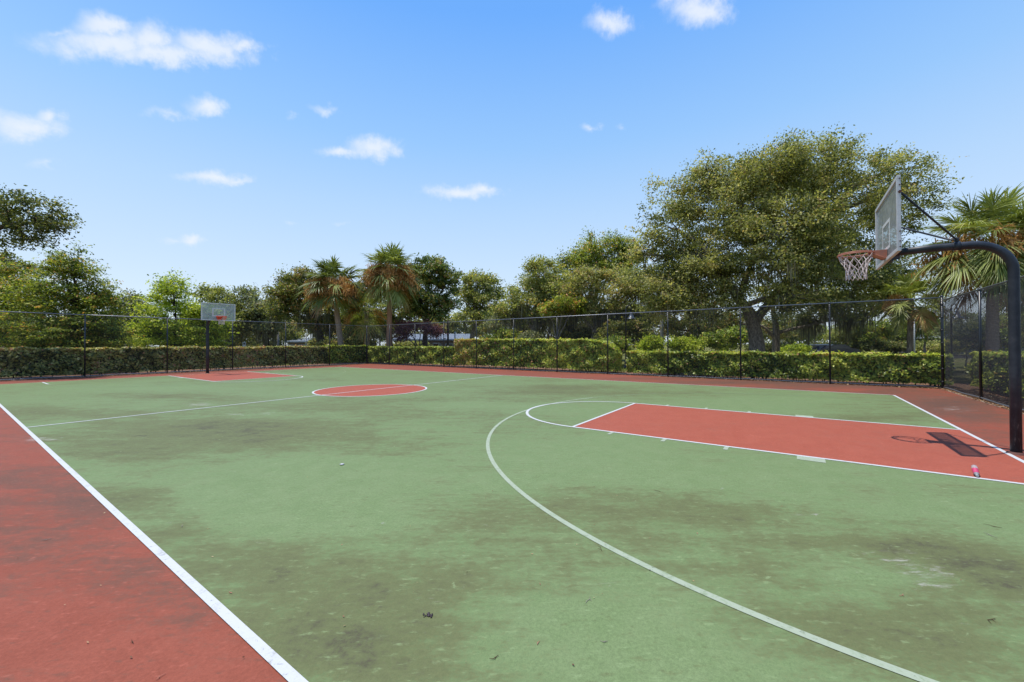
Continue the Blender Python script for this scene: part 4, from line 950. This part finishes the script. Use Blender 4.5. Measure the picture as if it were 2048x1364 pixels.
# parked cars
def car(label, px, z, m, side=1):
    b0 = onground(px, z); root = empty('parked_car', b0, label, 'car', 'cars in the far car park'); ax = (_r*side, fw, np.array([0, 0, 1.]))
    prof = [(-2.2, .35), (-2.25, .7), (-2.05, .88), (-1.35, .95), (-.75, 1.38), (.55, 1.42), (1.25, 1.0), (2.05, .86), (2.25, .6), (2.2, .35)]
    def ext(pf, y0, y1):
        k = len(pf); V = [b0+ax[0]*x+ax[1]*y+ax[2]*zz for y in (y0, y1) for x, zz in pf]
        return V, [tuple(range(k)), tuple(range(2*k-1, k-1, -1))]+[(i, (i+1) % k, k+(i+1) % k, k+i) for i in range(k)]
    MB().add(*ext(prof, -.85, .85)).build('body', m, root, bevel=.05)
    gl = [(-1.2, .98), (-.72, 1.32), (.5, 1.35), (1.08, 1.0)]
    MB().add(*ext(gl, -.87, -.855)).build('side_window', M['glassdark'], root)
    for x in (-1.4, 1.4):
        for y in (-.83, .83):
            c = b0+ax[0]*x+ax[1]*y+ax[2]*.33; MB().tube([c-ax[1]*.1, c+ax[1]*.1], .33, 18).build('wheel', M['tyre'], root, True)
    c = b0+ax[0]*-2.2-ax[1]*.6+ax[2]*.68; MB().box(c, (.04, .18, .08), ax=ax).build('headlight', M['trim'], root)
car('dark parked car glimpsed over the low hedge right of the shed', 1668, 45, M['carblue'])
sheet('car_park', [tuple(onground(400, 46)[:2]), tuple(onground(950, 46)[:2]), tuple(onground(950, 60)[:2]), tuple(onground(400, 60)[:2])], -.05, M['asphalt'], kind='structure')
sheet('car_park', [tuple(onground(1600, 42)[:2]), tuple(onground(2100, 42)[:2]), tuple(onground(2100, 56)[:2]), tuple(onground(1600, 56)[:2])], -.05, M['asphalt'], kind='structure')
q0 = onground(1190, 28); q1 = onground(1330, 27); q2 = onground(1330, 29); q3 = onground(1190, 30)
sheet('path', [tuple(q0[:2]), tuple(q1[:2]), tuple(q2[:2]), tuple(q3[:2])], -.045, M['concrete'], kind='structure')

# ------------------------------------------------------------------ small things on the court
b = ground(1951, 952); root = empty('plastic_bottle', (b[0], b[1], .013), 'crushed clear bottle with a pink label lying beside the near key line', 'bottle')
tdir = np.array([-.95, .1, 0]); tdir /= np.linalg.norm(tdir); P = [np.array([b[0], b[1], .045])+tdir*s+np.array([0, 0, zz]) for s, zz in ((-.07, .05), (-.05, .045), (-.02, .028), (.02, .006), (.055, -.006), (.075, -.012), (.09, -.015))]
MB().tube(P, [.024, .027, .027, .025, .023, .012, .01], 16).build('body', M['plastic'], root, True)
MB().tube(P[2:5], [.0283, .0263, .0243], 16, False).build('label_band', M['pink'], root, True)
c1 = P[-1]; MB().tube([c1, c1+tdir*.014], .013, 12).build('cap', M['trim'], root, True)
c = ground(859, 1232); rs = np.random.RandomState(8); V = []; F = []
mb = MB()
for k in range(24):
    q = c+rs.randn(3)*[.009, .013, 0]; s = rs.uniform(.003, .007); mb.lathe((q[0], q[1], .004+s*.3), [(.001, -s*.4), (s, 0), (s*.8, s*.5), (.001, s*.7)], 7)
tag(mb.build('dropping', simple('dark_dried_dropping', (.05, .03, .035), .6, 0, .3, 120), None, True), 'small dark dried lump on the green paint near the bottom of the photo', 'debris')
c = ground(684, 930); mb = MB(); mb.lathe((c[0], c[1], .006), [(.001, 0), (.025, .001), (.03, .006), (.018, .012), (.001, .014)], 9)
tag(mb.build('pebble', M['trim'], None, True), 'tiny white pebble on the green paint left of the three point arc', 'pebble')
# twigs: countable ones of visible size
TW = [(1315,983,.035,2),(1200,1098,.04,2),(1985,1053,.05,2),(1980,1071,.05,1),(1983,1243,.04,2),(1177,1202,.035,1),(1803,1192,.02,0),(1395,1068,.015,0),(1077,1288,.015,0),(366,1053,.03,1),(461,1187,.018,0),(1208,1285,.02,1),(988,1317,.025,2),(92,1080,.03,1),(265,1285,.02,2),(322,1355,.02,0)]
TWL = ['dark short twig inside the three point arc, below the middle lane marks', 'pale twig crossing just below the three point line', 'upper of two pale twigs on the green at the right edge',
 'lower of two twigs on the green at the right edge', 'small brown twig at the right edge below the dark stain', 'thin twig on green left of the lower three point line', 'tiny orange twig below the pale scuffed patch',
 'tiny orange bit on green in the middle of the three point area', 'tiny orange bit at the lower middle of the green', 'bent twig on green right of the near sideline, uppermost there', 'tiny dark bit right of the near sideline, beside the brown stains',
 'curled pale twig near the lower middle of the photo', 'brown twig at the bottom of the photo on the green', 'pale twig on the red border near the left edge', 'brown twig on the red border low in the photo', 'tiny orange bit at the bottom of the red border']
for i, (x, y, s, kk) in enumerate(TW):
    c = ground(x, y); rs = np.random.RandomState(i+40); a = rs.uniform(0, 3.1); t = np.array([math.cos(a), math.sin(a), 0]); n = np.array([-t[1], t[0], 0])
    zz = .006 if abs(c[0]) < W2 else .006
    pts = [c+t*s*k+n*rs.randn()*s*.18+np.array([0, 0, zz+.003*rs.uniform(0, 1)]) for k in (-1, -.4, .3, 1)]
    mb = MB(); mb.tube(pts, [.0012, .0018, .0016, .0008], 5); mb.tube([pts[1], pts[1]+t*s*.4+n*s*.5], [.0013, .0007], 4)
    mt = TWL[i]
    o = mb.build('twig', M['orange'] if kk == 0 else M['litter'] if kk == 2 else M['wood'], None, True)
    side = 'red' if c[0] < -W2 else 'green'
    tag(o, mt, 'twig', 'twigs scattered on the court')
# leaf litter gathered along the fence feet
def litter(name, segs, n, spread, s, seed, m='litter', zz=-.005):
    rs = np.random.RandomState(seed); P = []
    for (a, b) in segs:
        a = np.array(a); b = np.array(b); t = rs.uniform(0, 1, n)[:, None]; nn = np.array([-(b-a)[1], (b-a)[0]])/np.linalg.norm(b-a)
        q = a+(b-a)*t+nn*rs.randn(n, 1)*spread*(.6+.6*np.sin(t*37)**2); P.append(np.column_stack([q, np.full(n, zz)+rs.uniform(0, .02, n)]))
    P = np.concatenate(P); Nn = unit(rs.randn(len(P), 3)*.35+np.array([0, 0, 1.]))
    V, F = leaf_arrays(P, Nn, s*rs.uniform(.5, 1.3, len(P)), .5, rs)
    o = quads_obj(name, V, F, M[m], None, np.repeat(rs.uniform(0, 1, len(P)), 4)); tag(o, None, None, None, 'stuff'); return o
o = litter('leaf_litter', [((11.0, -1.6), (11.98, 31.3)), ((-12, 31.75), (11.9, 31.4))], 9000, .07, .03, 60, zz=.004); o['label'] = 'dry brown leaves gathered along the foot of the far fences'; o['category'] = 'leaves'
o = litter('leaf_litter', [((10.9, -1.75), (0, -1.75))], 5000, .06, .026, 61, zz=.004); o['label'] = 'dry leaves along the foot of the short right fence'; o['category'] = 'leaves'
o = litter('leaf_litter', [((11.5, -2.2), (12.3, 31.3)), ((-14, 32.3), (11.9, 32.2)), ((11, -2.3), (0, -2.3))], 9000, .28, .04, 62, zz=-.02); o['label'] = 'orange brown leaf mulch strewn under the hedges'; o['category'] = 'mulch'
rs = np.random.RandomState(77); P = np.column_stack([rs.uniform(-11, 10.5, 2600), rs.uniform(-1, 31, 2600), np.full(2600, .009)])
V, F = leaf_arrays(P, unit(rs.randn(2600, 3)*.3+np.array([0, 0, 1.])), .007*rs.uniform(.4, 1.5, 2600), .4, rs)
o = quads_obj('crumbs', V, F, M['litter'], None, np.repeat(rs.uniform(0, 1, 2600), 4)); o['kind'] = 'stuff'; o['label'] = 'fine crumbs and seed husks scattered over the court'; o['category'] = 'debris'
# rough grass beyond the hedge gap
rs = np.random.RandomState(9); n = 9000; q = np.array([onground(x, z) for x, z in zip(rs.uniform(1150, 1340, n), rs.uniform(22.5, 31, n))]); q[:, 2] = -.05
V = []; h = rs.uniform(.04, .13, n); an = rs.uniform(0, 3.14, n); dx = np.column_stack([np.cos(an), np.sin(an), 0*an])*.012; tip = np.column_stack([rs.randn(n)*.03, rs.randn(n)*.03, h])
V = np.stack([q-dx, q+dx, q+tip+dx*.2, q+tip-dx*.2], 1).reshape(-1, 3)
o = quads_obj('grass', V, np.arange(4*n).reshape(-1, 4), M['grass'], None, np.repeat(rs.uniform(0, 1, n), 4)); o['kind'] = 'stuff'; o['label'] = 'patch of grass beyond the gap in the hedges'; o['category'] = 'grass'

SC.render.film_transparent = False
SC.cycles.max_bounces = 8; SC.cycles.transparent_max_bounces = 12
